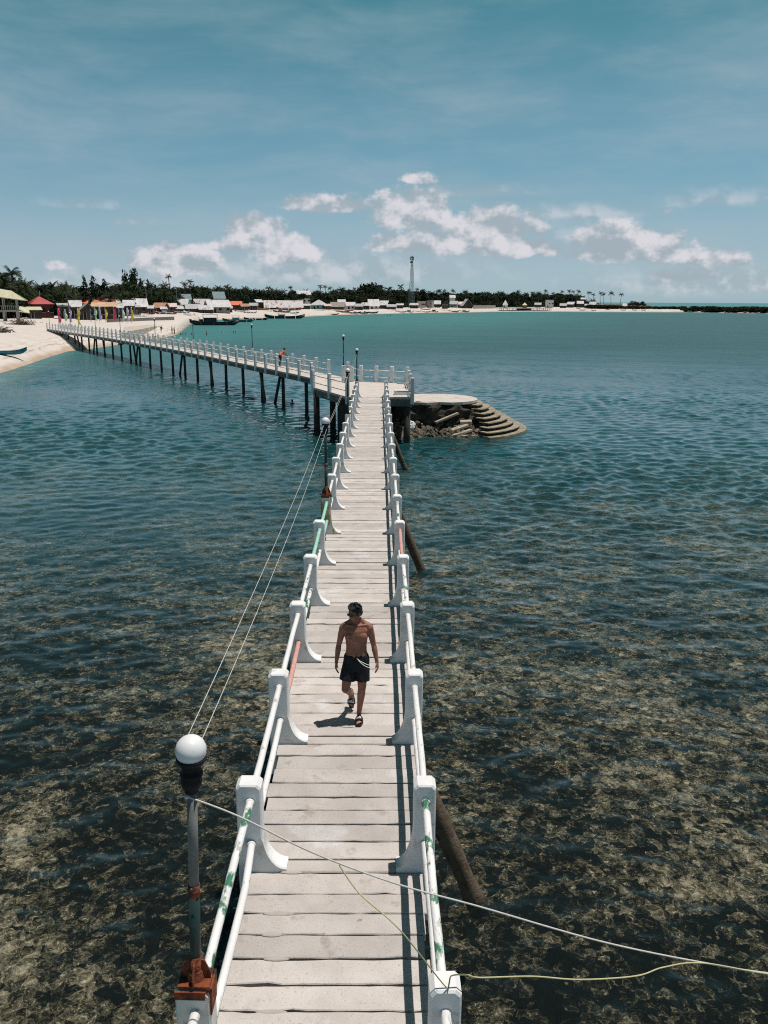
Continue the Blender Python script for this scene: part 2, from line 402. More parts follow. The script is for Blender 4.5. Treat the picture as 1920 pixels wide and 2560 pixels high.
def build_land():
    A = np.concatenate([np.arange(-0.95, -0.30, 0.02), np.arange(-0.30, 0.55, 0.0035), np.arange(0.55, 1.0, 0.03)])
    D = np.array([-26, -12, -5, -2, -0.6, 0, 0.8, 2, 4, 7, 11, 16, 22, 30, 42, 60, 85, 120, 170, 260, 420, 700])
    rs = shore_r(A)
    r = rs[:, None] + D[None, :]
    # on the right the land is only a narrow spit: let it sink back to the sea behind the mangroves
    z = _prof(np.broadcast_to(D, r.shape).copy())
    spit = np.clip((A - 0.30) / 0.02, 0, 1)[:, None]
    zz = np.where(D[None, :] > 60, WATER - 0.6, z)
    z = z * (1 - spit) + zz * spit
    x = r * np.sin(A)[:, None]; y = r * np.cos(A)[:, None]
    jit = np.array([[mnoise.noise(Vector((x[i, j] * .12, y[i, j] * .12, 3.3))) for j in range(len(D))] for i in range(len(A))])
    z = z + jit * 0.10 * (D[None, :] > 2)
    n, m = r.shape
    vs = np.stack([x, y, z], -1).reshape(-1, 3)
    fs = [(i * m + j, i * m + j + 1, (i + 1) * m + j + 1, (i + 1) * m + j) for i in range(n - 1) for j in range(m - 1)]
    me = bpy.data.meshes.new('beach'); me.from_pydata(vs.tolist(), [], fs)
    me.polygons.foreach_set('use_smooth', [True] * len(me.polygons))
    at_ = me.attributes.new('inland', 'FLOAT', 'POINT'); at_.data.foreach_set('value', np.broadcast_to(D, r.shape).reshape(-1).astype(np.float32))
    m_ = bpy.data.materials.new('sand'); m_.use_nodes = True; t = NT(m_.node_tree); bs = t.n['Principled BSDF']
    pos = t.new('ShaderNodeNewGeometry').outputs['Position']
    inl = t.new('ShaderNodeAttribute', attribute_name='inland').outputs['Fac']
    wv = t.math('ADD', inl, t.math('MULTIPLY', t.math('SUBTRACT', t.noise(pos, 0.12, 4), 0.5), 9.0))
    n1 = t.noise(pos, 0.35, 6, 0.65)
    dry = t.mix(t.step(n1, 0.3, 0.7), (0.50, 0.445, 0.41), (0.58, 0.53, 0.495))
    wet = t.mix(t.step(t.noise(pos, 0.5, 5), 0.35, 0.65), (0.36, 0.27, 0.20), (0.44, 0.34, 0.27))
    col = t.mix(t.step(wv, 1.0, 6.0), wet, dry)
    # lines of seaweed and drift left by the tide
    wr = t.math('ADD', inl, t.math('MULTIPLY', t.math('SUBTRACT', t.noise(pos, 0.07, 5, 0.6), 0.5), 14.0))
    for c0, wd, th in ((9.0, 1.1, 0.50), (14.0, 0.8, 0.52), (20.0, 0.9, 0.54)):
        line = t.math('SUBTRACT', 1.0, t.step(t.math('ABSOLUTE', t.math('SUBTRACT', wr, c0)), wd * 0.4, wd))
        line = t.math('MULTIPLY', line, t.step(t.noise(pos, 1.1, 5, 0.65), th - 0.08, th + 0.08))
        col = t.mix(t.math('MULTIPLY', line, 0.75), col, (0.24, 0.18, 0.15))
    # earth and low growth behind the houses
    back = t.step(t.math('ADD', inl, t.math('MULTIPLY', t.math('SUBTRACT', t.noise(pos, 0.03, 4), 0.5), 60)), 150, 210)
    col = t.mix(back, col, t.mix(t.step(t.noise(pos, 0.2, 5), 0.4, 0.6), (0.05, 0.06, 0.025), (0.14, 0.12, 0.07)))
    t.l.new(col, bs.inputs['Base Color']); bs.inputs['Roughness'].default_value = 0.95; bs.inputs['Specular IOR Level'].default_value = 0.1
    bn = t.new('ShaderNodeBump'); bn.inputs['Strength'].default_value = 0.6; bn.inputs['Distance'].default_value = 0.15
    t.l.new(t.noise(pos, 1.3, 6, 0.7), bn.inputs['Height']); t.l.new(bn.outputs[0], bs.inputs['Normal'])
    me.materials.append(m_)
    tag(link('beach', me), kind='structure')
build_land()

# ------------------------------------------------------------------ sea bed and sea
def polar_sheet(name, radii, A, zf, m, attrs):
    R, AA = np.meshgrid(radii, A, indexing='ij')
    x = R * np.sin(AA); y = R * np.cos(AA); z = zf(x, y)
    n, k = R.shape
    vs = np.stack([x, y, z], -1).reshape(-1, 3)
    I, J = np.meshgrid(np.arange(n - 1), np.arange(k - 1), indexing='ij')
    q = np.stack([I * k + J, I * k + J + 1, (I + 1) * k + J + 1, (I + 1) * k + J], -1).reshape(-1, 4)
    me = bpy.data.meshes.new(name); me.from_pydata(vs.tolist(), [], q.tolist())
    me.polygons.foreach_set('use_smooth', [True] * len(me.polygons))
    for an, f in attrs.items():
        a_ = me.attributes.new(an, 'FLOAT', 'POINT'); a_.data.foreach_set('value', f(x, y).reshape(-1).astype(np.float32))
    me.materials.append(m)
    return tag(link(name, me), kind='structure')

def sstep(v, a, b):
    t = np.clip((v - a) / (b - a), 0, 1); return t * t * (3 - 2 * t)
def shallow(x, y):
    """1 over the pale sand flats off the beach, 0 over the dark reef"""
    a = np.arctan2(x, y); r = np.hypot(x, y); d = shore_r(np.clip(a, SH_A[0], SH_A[-1])) - r      # distance out from the shore
    f = d / np.maximum(shore_r(np.clip(a, SH_A[0], SH_A[-1])), 1)
    v = 0.9 * sstep(f, 0.85, 0.35) * sstep(r, 85, 200)
    v = np.maximum(v, sstep(d, 22, 2) * 0.9)
    # deeper blue water off to the right
    right = sstep(a, 0.10, 0.32) * sstep(f, 0.02, 0.12)
    v = v * (1 - 0.85 * right)
    return np.where(d < 0, 1.0, v)
def body(x, y):
    """share of light the water itself scatters back: grows with depth and distance from the reef"""
    r = np.hypot(x, y)
    return 0.03 + 0.56 * sstep(r, 12, 54) + 0.28 * sstep(r, 55, 150)

def build_sea():
    # --- bed
    mb_ = bpy.data.materials.new('reef_bed'); mb_.use_nodes = True; t = NT(mb_.node_tree); bs = t.n['Principled BSDF']
    pos = t.new('ShaderNodeNewGeometry').outputs['Position']
    sh = t.new('ShaderNodeAttribute', attribute_name='shallow').outputs['Fac']
    warp = t.vmath('SCALE', t.vmath('SUBTRACT', t.new('ShaderNodeTexNoise').outputs['Color'], (0.5, 0.5, 0.5)), sc=0.30)
    t.n[-1]
    wn = [n for n in t.n if n.bl_idname == 'ShaderNodeTexNoise'][0]
    t.l.new(pos, wn.inputs['Vector']); wn.inputs['Scale'].default_value = 4.5; wn.inputs['Detail'].default_value = 5
    wp = t.vmath('ADD', pos, warp)
    big = t.math('ADD', t.math('MULTIPLY', t.noise(pos, 0.42, 4, 0.6), 0.6), t.math('MULTIPLY', t.noise(pos, 0.085, 3, 0.55), 0.4)); med = t.noise(wp, 2.7, 5, 0.68); fine = t.noise(wp, 11.0, 6, 0.78)
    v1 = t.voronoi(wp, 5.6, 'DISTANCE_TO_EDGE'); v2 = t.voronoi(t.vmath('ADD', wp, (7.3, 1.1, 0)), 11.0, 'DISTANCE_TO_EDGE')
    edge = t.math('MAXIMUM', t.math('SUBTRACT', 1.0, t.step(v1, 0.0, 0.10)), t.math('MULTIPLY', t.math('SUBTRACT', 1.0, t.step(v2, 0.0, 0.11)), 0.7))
    def cells(vec, sc):
        n_ = t.new('ShaderNodeTexVoronoi', feature='F1'); t.put(n_.inputs['Vector'], vec); n_.inputs['Scale'].default_value = sc
        q = t.new('ShaderNodeSeparateColor'); t.l.new(n_.outputs['Color'], q.inputs[0]); return q.outputs[0]
    cr = t.math('ADD', t.math('MULTIPLY', cells(wp, 5.6), 0.6), t.math('MULTIPLY', cells(t.vmath('ADD', wp, (7.3, 1.1, 0)), 11.0), 0.4))
    lump = t.math('ADD', t.math('MULTIPLY', med, 0.46), t.math('ADD', t.math('MULTIPLY', fine, 0.40), t.math('MULTIPLY', cr, 0.32)))
    lump = t.math('ADD', lump, t.math('MULTIPLY', t.math('SUBTRACT', big, 0.498), 1.0))
    col = t.ramp(lump, [(0.0, (0.008, 0.010, 0.011)), (0.55, (0.016, 0.017, 0.017)), (0.63, (0.045, 0.041, 0.027)), (0.71, (0.15, 0.132, 0.100)), (0.83, (0.60, 0.55, 0.44))])
    caustic_net = t.math('MULTIPLY', edge, t.step(lump, 0.46, 0.72))
    col = t.mix(t.math('MULTIPLY', caustic_net, 0.5), col, (0.50, 0.47, 0.35))  # pale cell edges imitate the sun's caustic net, painted into the bed colour
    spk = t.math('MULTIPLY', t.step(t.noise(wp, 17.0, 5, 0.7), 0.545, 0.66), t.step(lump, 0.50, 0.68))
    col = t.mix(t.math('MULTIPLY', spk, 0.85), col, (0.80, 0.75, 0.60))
    sand = t.mix(t.step(t.noise(t.scale(pos, (0.35, 1.0, 1.0)), 0.045, 5, 0.6), 0.40, 0.60), (0.40, 0.42, 0.34), (0.56, 0.55, 0.45))
    weed = t.step(t.noise(t.scale(pos, (0.22, 1.0, 1.0)), 0.028, 5, 0.6), 0.60, 0.68)
    sand = t.mix(t.math('MULTIPLY', weed, 0.85), sand, (0.05, 0.08, 0.06))
    col = t.mix(sh, col, sand)
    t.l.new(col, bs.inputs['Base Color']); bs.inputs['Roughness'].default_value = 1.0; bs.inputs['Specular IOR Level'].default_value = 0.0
    bn = t.new('ShaderNodeBump'); bn.inputs['Strength'].default_value = 1.0; bn.inputs['Distance'].default_value = 0.25
    t.l.new(lump, bn.inputs['Height']); t.l.new(bn.outputs[0], bs.inputs['Normal'])
    A = np.concatenate([np.arange(-1.3, -0.6, 0.05), np.arange(-0.6, 0.6, 0.008), np.arange(0.6, 1.31, 0.05)])
    radii = np.concatenate([np.arange(0.5, 8, 0.5), 8 * 1.02 ** np.arange(0, 300)]); radii = radii[radii < 2600]
    def zbed(x, y):
        r = np.hypot(x, y); a = np.arctan2(x, y)
        d = shore_r(np.clip(a, SH_A[0], SH_A[-1])) - r
        return np.where(d > 0, WATER - 0.15 - 1.15 * sstep(d, 0, 25), WATER - 2.9)
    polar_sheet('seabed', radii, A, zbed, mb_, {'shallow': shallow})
    # --- surface
    mw = bpy.data.materials.new('sea_water'); mw.use_nodes = True; t = NT(mw.node_tree); t.n.clear()
    out = t.new('ShaderNodeOutputMaterial')
    pos = t.new('ShaderNodeNewGeometry').outputs['Position']
    bod = t.new('ShaderNodeAttribute', attribute_name='body').outputs['Fac']
    sh = t.new('ShaderNodeAttribute', attribute_name='shallow').outputs['Fac']
    rot = t.new('ShaderNodeVectorRotate', rotation_type='Z_AXIS'); t.l.new(pos, rot.inputs['Vector']); rot.inputs['Angle'].default_value = rad(14)
    wp = rot.outputs[0]
    patch = t.noise(pos, 0.035, 4, 0.6)                 # cat's-paws: calmer and rougher water
    far_ = t.step(t.vmath('LENGTH', pos), 60.0, 170.0)
    h1 = t.math('MULTIPLY', t.noise(t.scale(wp, (0.5, 1.0, 1.0)), 1.3, 4, 0.55, 0.4), t.math('MULTIPLY_ADD', far_, 2.4, 0.20))
    h2 = t.noise(t.scale(wp, (0.5, 1.0, 1.0)), 5.5, 2, 0.45, 0.3)
    h3 = t.noise(t.scale(wp, (0.5, 1.0, 1.0)), 0.30, 3, 0.5)
    h = t.math('ADD', t.math('MULTIPLY', h1, 0.10), t.math('MULTIPLY', h2, 0.009))
    h = t.math('ADD', h, t.math('MULTIPLY', t.math('MULTIPLY', h3, 0.30), far_))
    pat2 = t.noise(t.scale(wp, (0.3, 1.0, 1.0)), 0.11, 4, 0.6)
    h = t.math('MULTIPLY', h, t.math('MULTIPLY_ADD', t.step(patch, 0.35, 0.65), 0.5, 0.65))
    h = t.math('MULTIPLY', h, t.math('MULTIPLY_ADD', t.step(pat2, 0.35, 0.65), 0.9, 0.55))
    bn = t.new('ShaderNodeBump'); bn.inputs['Strength'].default_value = 1.0; bn.inputs['Distance'].default_value = 1.0
    t.l.new(h, bn.inputs['Height'])
    fr = t.new('ShaderNodeFresnel'); fr.inputs['IOR'].default_value = 1.333; t.l.new(bn.outputs[0], fr.inputs['Normal'])
    gl = t.new('ShaderNodeBsdfGlossy'); gl.inputs['Roughness'].default_value = 0.10; gl.inputs['Color'].default_value = (1, 1, 1, 1); t.l.new(bn.outputs[0], gl.inputs['Normal']); t.put(gl.inputs['Roughness'], t.math('MULTIPLY_ADD', far_, 0.2, 0.08))
    tr = t.new('ShaderNodeBsdfTransparent'); t.put(tr.inputs['Color'], t.mix(sh, (0.92, 0.92, 0.87), (0.55, 0.92, 0.88)))
    df = t.new('ShaderNodeBsdfDiffuse')
    t.put(df.inputs['Color'], t.mix(sh, (0.013, 0.082, 0.092), (0.030, 0.170, 0.166))); t.l.new(bn.outputs[0], df.inputs['Normal'])
    m1 = t.new('ShaderNodeMixShader'); t.l.new(bod, m1.inputs[0]); t.l.new(tr.outputs[0], m1.inputs[1]); t.l.new(df.outputs[0], m1.inputs[2])
    m2 = t.new('ShaderNodeMixShader'); t.l.new(t.math('MINIMUM', t.math('MULTIPLY', fr.outputs[0], 1.1), t.math('MULTIPLY_ADD', far_, -0.39, 0.60)), m2.inputs[0])
    t.l.new(m1.outputs[0], m2.inputs[1]); t.l.new(gl.outputs[0], m2.inputs[2]); t.l.new(m2.outputs[0], out.inputs['Surface'])
    # real wind chop near the bridge: many short waves running roughly towards the shore
    near_r = 7.5 * 1.0042 ** np.arange(0, 760)
    radii = np.concatenate([np.arange(0.3, 7.4, 0.5), near_r, near_r[-1] * 1.03 ** np.arange(1, 220)]); radii = radii[radii < 80000]
    A2 = np.concatenate([np.arange(-1.5, -0.56, 0.05), np.arange(-0.55, 0.55, 0.0024), np.arange(0.56, 1.5, 0.05)])
    rg = np.random.default_rng(11)
    def chop(x, y):
        r = np.hypot(x, y); z = np.zeros(x.shape); cell = r * 0.0042 + 0.02
        cell = np.where(np.abs(np.arctan2(x, y)) > 0.56, 0.05 * r, cell)
        N = 84
        for i in range(N):
            lam = 0.18 * (1.5 / 0.18) ** (i / (N - 1)); k = 2 * np.pi / lam
            th = rad(97) + rg.normal(0, rad(46)); e1 = rg.uniform(0, 6.28); L1 = rg.uniform(2.5, 9.0) * max(1, lam); e2 = rg.uniform(0, 6.28); ph = rg.uniform(0, 6.28)
            sl = 0.037
            env = np.clip(0.55 + 0.9 * np.sin(6.28 / L1 * (x * np.cos(e1) + y * np.sin(e1)) + e2), 0, 1.6)      # wavelets come in short groups
            z += sl / k * env * np.sin(k * (x * np.cos(th) + y * np.sin(th)) + ph) * sstep(lam / cell, 1.8, 3.2)
        gust = 0.75 + 0.5 * np.sin(x * 0.11 + y * 0.05 + 1.3) * np.sin(y * 0.13 - x * 0.04 + 0.4)
        d = shore_r(np.clip(np.arctan2(x, y), SH_A[0], SH_A[-1])) - r
        return WATER + z * gust * (0.50 + 0.95 * sstep(r, 12, 38)) * sstep(r, 172, 90) * np.clip(d / 30, 0.1, 1)
    polar_sheet('sea', radii, A2, chop, mw, {'body': body, 'shallow': shallow})
build_sea()
# ------------------------------------------------------------------ the footbridge we look along
PITCHY, Y0, NFR = 2.40, 4.63, 19                 # frames at Y0 + k * PITCHY (k = 0 .. 18)
FD = 0.19                                        # thickness of a frame along the bridge
XL0, XL1, XR0, XR1 = -1.32, -1.085, 0.355, 0.565 # posts: outer/inner left, inner/outer right
POST_H = 0.93
bridge = thing('footbridge', 'long straight white-posted concrete footbridge running from the foreground out over the reef', 'footbridge', (0, Y0, WATER))
def fy(k): return Y0 + k * PITCHY
def bl(p): return (p[0], p[1] - Y0, p[2] - WATER)   # world to bridge-local

def post_profile(x_out, x_in, toe, top=POST_H):
    s = 1 if x_in > x_out else -1
    pts = [(x_out, -0.42), (x_out, top - 0.035), (x_out + s * 0.035, top), (x_in - s * 0.035, top), (x_in, top - 0.035), (x_in, 0.40)]
    n = 9
    for i in range(1, n + 1):                        # concave flare down to the toe
        a = i / n * math.pi / 2
        pts.append((x_in + (toe - x_in) * (1 - math.cos(a)) , 0.40 - (0.40 - 0.035) * math.sin(a)))
    pts += [(toe, -0.13), (x_in, -0.13), (x_in, -0.42)]
    return pts if s < 0 else pts[::-1]
def post_mesh(name, x_out, x_in, toe, m, jit):
    poly = post_profile(x_out, x_in, toe)
    b = MB(); y0, y1, c = -FD / 2, FD / 2, 0.014
    cx = (x_out + x_in) / 2
    def inset(pt):
        x, z = pt
        sgn = 1 if x > cx else -1
        return (x - sgn * c if z > 0.38 or abs(x - x_out) < 1e-6 else x, z - c if z > 0.03 else z)
    n = len(poly); inner = [inset(p_) for p_ in poly]
    vs = [(x, y0, z) for x, z in inner] + [(x, y0 + c, z) for x, z in poly] + [(x, y1 - c, z) for x, z in poly] + [(x, y1, z) for x, z in inner]
    vs = [(x + mnoise.noise(Vector((x * 4 + jit, y * 4, z * 4))) * 0.006, y + mnoise.noise(Vector((x * 4, y * 4 + jit, z * 5 + 9))) * 0.006, z) for x, y, z in vs]
    fs = [tuple(range(n)), tuple(range(3 * n, 4 * n))[::-1]]
    for r in range(3):
        fs += [(r * n + (k + 1) % n, r * n + k, (r + 1) * n + k, (r + 1) * n + (k + 1) % n) for k in range(n)]
    b.add(vs, fs); return b.mesh(name, m)
pl_var = [post_mesh('post', XL0, XL1, -0.86, m_white, i * 3.1) for i in range(3)]
pr_var = [post_mesh('post', XR1, XR0, 0.20, m_white, i * 2.3 + 50) for i in range(3)]
pl_rust = post_mesh('post', XL0, XL1, -0.86, m_rustpost, 77)
beam_me = MB().box((0, 0, 0), (XR1 - XL0 - 0.02, FD - 0.012, 0.36), ch=0.012).mesh('cross_beam', m_beam)
posts = {}
for k in range(NFR):
    y = fy(k)
    lean = rad(rnd.uniform(-0.6, 0.6))
    me = pl_rust if k in (0, 6) else pl_var[k % 3]
    posts[('L', k)] = link('post', me, bridge, bl((rnd.uniform(-.006, .006), y, 0)), (0, lean * .5, 0))
    posts[('R', k)] = link('post', pr_var[k % 3], bridge, bl((rnd.uniform(-.006, .006), y, 0)), (0, -lean * .5, 0))
    link('cross_beam', beam_me, bridge, bl(((XL0 + XR1) / 2, y, -0.185 + rnd.uniform(-.004, .004))))

# planks: precast strips laid across the bridge, each a little different
def plank_mesh(seed):
    r = random.Random(seed); n = 14; L, W, T = 1.68, 0.27, 0.075
    b = MB(); vs = []
    wob0 = [r.uniform(-.006, .006) - (r.random() < .10) * r.uniform(.006, .02) for _ in range(n + 1)]
    wob1 = [r.uniform(-.006, .006) + (r.random() < .10) * r.uniform(.006, .02) for _ in range(n + 1)]
    c = 0.008
    for i in range(n + 1):
        x = -L / 2 + L * i / n
        ya, yb = -W / 2 - wob0[i], W / 2 - wob1[i]
        e = r.uniform(-.002, .002)
        vs += [(x, ya, -T), (x, ya, -c), (x, ya + c, e), (x, yb - c, e), (x, yb, -c), (x, yb, -T)]
    fs = []
    for i in range(n):
        a, q = i * 6, (i + 1) * 6
        fs += [(a + j, a + j + 1, q + j + 1, q + j)[::-1] for j in range(5)] + [(a + 5, a, q, q + 5)[::-1]]
    fs += [tuple(range(6)), tuple(n * 6 + j for j in range(6))[::-1]]
    b.add(vs, [f[::-1] for f in fs]); return b.mesh('plank', m_plank)
m_mortar = mat('mortar_pat', (0.36, 0.33, 0.305), (0.43, 0.39, 0.365), 5, 5, 0.95, 0.4, 60)
plank_var = [plank_mesh(100 + i) for i in range(12)]
for k in range(NFR - 1):
    ya, yb = fy(k) + FD / 2, fy(k + 1) - FD / 2
    n = 8
    ws = [rnd.uniform(0.85, 1.15) for _ in range(n)]
    tot = sum(ws); y = ya + 0.006; room = yb - ya - 0.006
    xs = rnd.uniform(-0.02, 0.02)
    for i in range(n):
        w = ws[i] / tot * room
        gap = rnd.choice((0.005, 0.008, 0.016, 0.024, 0.034))
        if i == n - 1: gap = rnd.choice((0.025, 0.05))
        o = link('plank', plank_var[rnd.randrange(12)], bridge, bl((-0.385 + xs + rnd.uniform(-0.03, 0.03), y + w / 2, rnd.uniform(-0.006, 0.006))),
                 (rad(rnd.uniform(-.5, .5)), rad(rnd.uniform(-.12, .12)), rad(rnd.uniform(-.22, .22)) + (math.pi if rnd.random() < .5 else 0)),
                 (1, (w - gap) / 0.27, 1))
        if k < 4 and rnd.random() < (0.75 if k == 0 else 0.25):     # mortar smeared over the joint
            MB().ball((0, 0, 0), (rnd.uniform(.09, .15), rnd.uniform(.022, .036), 0.011), 14, 6).build('mortar_pat', m_mortar, bridge, True, loc=bl((-0.85 + rnd.uniform(-.06, .06) if k == 0 else rnd.uniform(-.9, .2), y + w - gap / 2, 0.0)))
        y += w
for x in (-1.00, -0.38, 0.24):                       # bearers under the planks
    MB().box((0, 0, 0), (0.18, fy(NFR - 1) - fy(0), 0.28)).build('bearer', m_beam, bridge, loc=bl((x, (fy(0) + fy(NFR - 1)) / 2, -0.23)))

# rails: painted pipes from post to post
def rail_pts(x, y0, y1, z, sag=0.012, kink=0.0, dx=0.0):
    pts = []
    for i in range(9):
        t = i / 8
        pts.append((x + dx * math.sin(t * math.pi) + rnd.uniform(-.002, .002), y0 + (y1 - y0) * t, z - sag * math.sin(t * math.pi) + (kink * max(0, 1 - abs(t - 0.75) / .25) if kink else 0)))
    return pts
special = {('L', 2, 0): m_pink, ('R', 4, 1): m_pink, ('L', 5, 1): m_mint, ('L', 5, 0): m_mint, ('L', 4, 1): m_mint, ('R', 5, 1): m_mint if False else m_rail}
for side, x in (('L', -1.19), ('R', 0.462)):
    for k in range(NFR - 1):
        for lv, z in ((0, 0.31), (1, 0.76)):
            kink = 0.0; dx = rnd.uniform(-.008, .008)
            if (side, k, lv) == ('L', 0, 0): kink, dx = -0.05, 0.03
            p = [bl(q) for q in rail_pts(x, fy(k) + FD / 2 - 0.03, fy(k + 1) - FD / 2 + 0.03, z, rnd.uniform(0.004, 0.016), kink, dx)]
            b = MB(); b.tube(p, 0.035, 10)
            for e in (1, -1):                          # pipe collars at the posts
                q0 = Vector(p[0]) if e == 1 else Vector(p[-1])
                b.tube([q0 + Vector((0, e * 0.03, 0)), q0 + Vector((0, e * 0.065, 0))], 0.043, 10)
            b.build('rail', special.get((side, k, lv), m_rail), bridge, smooth=True)
# the first bay behind the camera's feet
for side, x in (('L', -1.19), ('R', 0.462)):
    for z in (0.31, 0.76):
        MB().tube([bl(q) for q in rail_pts(x, fy(-1), fy(0) - FD / 2 + 0.03, z)], 0.035, 10).build('rail', m_rail, bridge, smooth=True)
for i in range(9):
    link('plank', plank_var[i], bridge, bl((-0.385, fy(0) - 0.11 - 0.27 * i - 0.14, 0)), (0, 0, 0))
# piles: upright pairs and raking logs
for k in range(1, NFR, 2):
    for x in (-0.95, 0.2):
        MB().tube([(x, fy(k) - Y0, 2.28), (x, fy(k) - Y0, -1.4)], [0.13, 0.14], 10).build('pile', m_pile, bridge, smooth=True)
for k in (2.15, 8.25, 14.9):
    b = MB(); y = fy(k); n = 10
    pts = [(0.44 + 1.0 * i / n, y + 0.12 * i / n, -0.42 - 2.5 * i / n) for i in range(n + 1)]
    b.tube([bl(p_) for p_ in pts], [0.135 + rnd.uniform(-.012, .012) for _ in pts], 10); b.build('raking_log', m_log, bridge, smooth=True)

# ------------------------------------------------------------------ lamps standing on the posts
def lamp(name, loc, label, group, big=True, h=1.5, tilt=(0, 0), grey=False, rust=False, n=12):
    t = thing(name, label, 'lamp post', loc, 0, group)
    t.rotation_euler = (tilt[0], tilt[1], 0)
    MB().tube([(0, 0, 0.02), (0, 0, h * 0.42)], 0.036, n).build('lower_pole', m_pole, t, True)
    MB().tube([(0, 0, h * 0.42), (0, 0, h - 0.2)], 0.033, n).build('upper_pole', m_polegrey if grey else m_pole, t, True)
    if rust:
        for z0, z1 in ((0.0, 0.2), (h * 0.40, h * 0.45)): MB().tube([(0, 0, z0), (0, 0, z1)], 0.0385, n).build('rust_band', m_rust, t, True)
    b = MB(); b.lathe([(0.034, h - 0.24), (0.046, h - 0.23), (0.046, h - 0.2), (0.060, h - 0.19), (0.068, h - 0.155), (0.060, h - 0.12), (0.072, h - 0.115), (0.072, h - 0.095), (0.052, h - 0.085), (0.062, h - 0.055), (0.078, h - 0.03)], n=n)
    b.build('collar', m_black, t, True)
    gb = MB(); prof = []
    for i in range(13):
        a = -math.pi / 2 + 0.55 + (math.pi - 0.55) * i / 12
        prof.append((max(0.096 * math.cos(a), 0.0006), h + 0.056 + 0.096 * math.sin(a)))
    gb.lathe(prof, n=20); g = gb.build('globe', m_globe, t, True)
    if big:
        MB().lathe([(0.080, h - 0.03), (0.090, h - 0.012), (0.094, h + 0.004), (0.092, h + 0.008)], n=20).build('globe_rim', m_black, g, True)
    # base: plate with gusset fins clamped on the post
    b = MB(); b.box((0, 0, 0.012), (0.21, 0.17, 0.024)).lathe([(0.06, 0.02), (0.052, 0.06), (0.045, 0.09)], n=n)
    b.build('base_plate', m_rust if rust else m_black, t)
    if rust:
        for (sx, sy) in ((1, 0), (0, 1), (-1, 0), (0, -1)):
            f = MB(); c, s_ = (sx, sy)
            pl = [(0.03, 0.024), (0.10, 0.024), (0.10, 0.07), (0.06, 0.16), (0.03, 0.17)]
            if sx: f.slab_y([(x * sx, z) for x, z in pl], -0.005, 0.005)
            else: f.add([(-0.005, y * sy, z) for y, z in pl] + [(0.005, y * sy, z) for y, z in pl], [(0, 1, 2, 3, 4), (9, 8, 7, 6, 5)] + [(i, 5 + i, 5 + (i + 1) % 5, (i + 1) % 5) for i in range(5)])
            f.build('gusset', m_rust, t)
        MB().box((0.115, 0, -0.09), (0.012, 0.17, 0.21)).box((-0.02, -0.102, -0.03), (0.2, 0.012, 0.06)).build('clamp_strap', m_rust, t)
    return t
GL = 'globe lamps along the bridges'
l0 = lamp('lamp_post', (-1.20, fy(0) + 0.0, POST_H + 0.005), 'nearest globe lamp with rusty base plate on the rust-streaked left post', GL, h=1.65, tilt=(0, rad(1.8)), grey=True, rust=True, n=18)
l1 = lamp('lamp_post', (-1.2, fy(6), POST_H + 0.005), 'second globe lamp from the camera, on the brown rust-stained post', GL, h=1.66, rust=True)
l2 = lamp('lamp_post', (-1.2, fy(12), POST_H + 0.005), 'third globe lamp from the camera along the left railing', GL, h=1.66)
l3 = lamp('lamp_post', (-1.2, fy(18), POST_H + 0.005), 'globe lamp where the straight bridge meets the landing', GL, h=1.66)

# ------------------------------------------------------------------ cables and ropes
def sagline(a, b, sag, n=24):
    a, b = Vector(a), Vector(b)
    return [a.lerp(b, i / n) - Vector((0, 0, sag * 4 * (i / n) * (1 - i / n))) for i in range(n + 1)]
def cable(name, pts, r, m, label, cat='cable', group=None):
    o = MB().tube(pts, r, 6).build(name, m, None, True); return tag(o, label, cat, group)
LT = lambda t, dz=-0.02: Vector(t.location) + Vector((0, 0, 1.66 + dz))
def hung(i, a, b, off, sag, label):
    p0, p1 = LT(a) + Vector(off), LT(b) + Vector(off)
    cable('power_cable', sagline(p0, p1, sag), 0.0032, m_rope, label, 'cable', 'thin cables strung between the lamps')
hung(0, l0, l1, (0.03, 0.07, -0.08), 0.16, 'right one of two pale cables strung from the nearest lamp to the second lamp')
hung(1, l0, l1, (-0.035, 0.07, 0.0), 0.10, 'left one of two pale cables strung from the nearest lamp to the second lamp')
hung(2, l1, l2, (0.03, 0, -0.08), 0.14, 'pale cable strung from the second lamp to the third lamp, lower')
hung(3, l1, l2, (0.05, 0, -0.0), 0.08, 'pale cable strung from the second lamp to the third lamp, upper')
hung(4, l2, l3, (0.03, 0, -0.06), 0.12, 'pale cable strung from the third lamp to the lamp at the landing')
# white rope from the first lamp across the walkway and out to the right
def thr(px, py, dist):
    """a point on the sight line of a photo pixel, dist metres in front of the camera"""
    d = ray(px, py); return Vector((0, 0, CAM_H)) + d * dist
knot = Vector(l0.location) + Vector((0.02, -0.03, 1.40))
def spline(pts, n=8):
    out = []
    P = [pts[0]] + pts + [pts[-1]]
    for i in range(1, len(P) - 2):
        for j in range(n):
            t = j / n
            a, b, c, d = P[i - 1], P[i], P[i + 1], P[i + 2]
            out.append(0.5 * ((2 * b) + (c - a) * t + (2 * a - 5 * b + 4 * c - d) * t * t + (3 * b - a - 3 * c + d) * t ** 3))
    out.append(P[-2]); return out
rp = [knot, thr(595, 2040, 5.15), thr(781, 2131, 5.2), thr(993, 2210, 5.3), thr(1200, 2267, 5.4), thr(1500, 2353, 5.5), thr(1760, 2407, 5.6), thr(1960, 2437, 5.7), thr(2300, 2460, 5.9)]
cable('white_rope', spline(rp), 0.0062, m_rope, 'white rope tied below the nearest globe, crossing the walkway to the right', 'rope')
MB_k = MB().ball(knot, (0.02, 0.02, 0.014), 8, 6).tube([knot, knot + Vector((-0.05, -0.02, 0.02))], 0.005, 6)
tag(MB_k.build('rope_knot', m_rope, None, True), 'small white rope knot on the neck of the nearest lamp', 'knot')
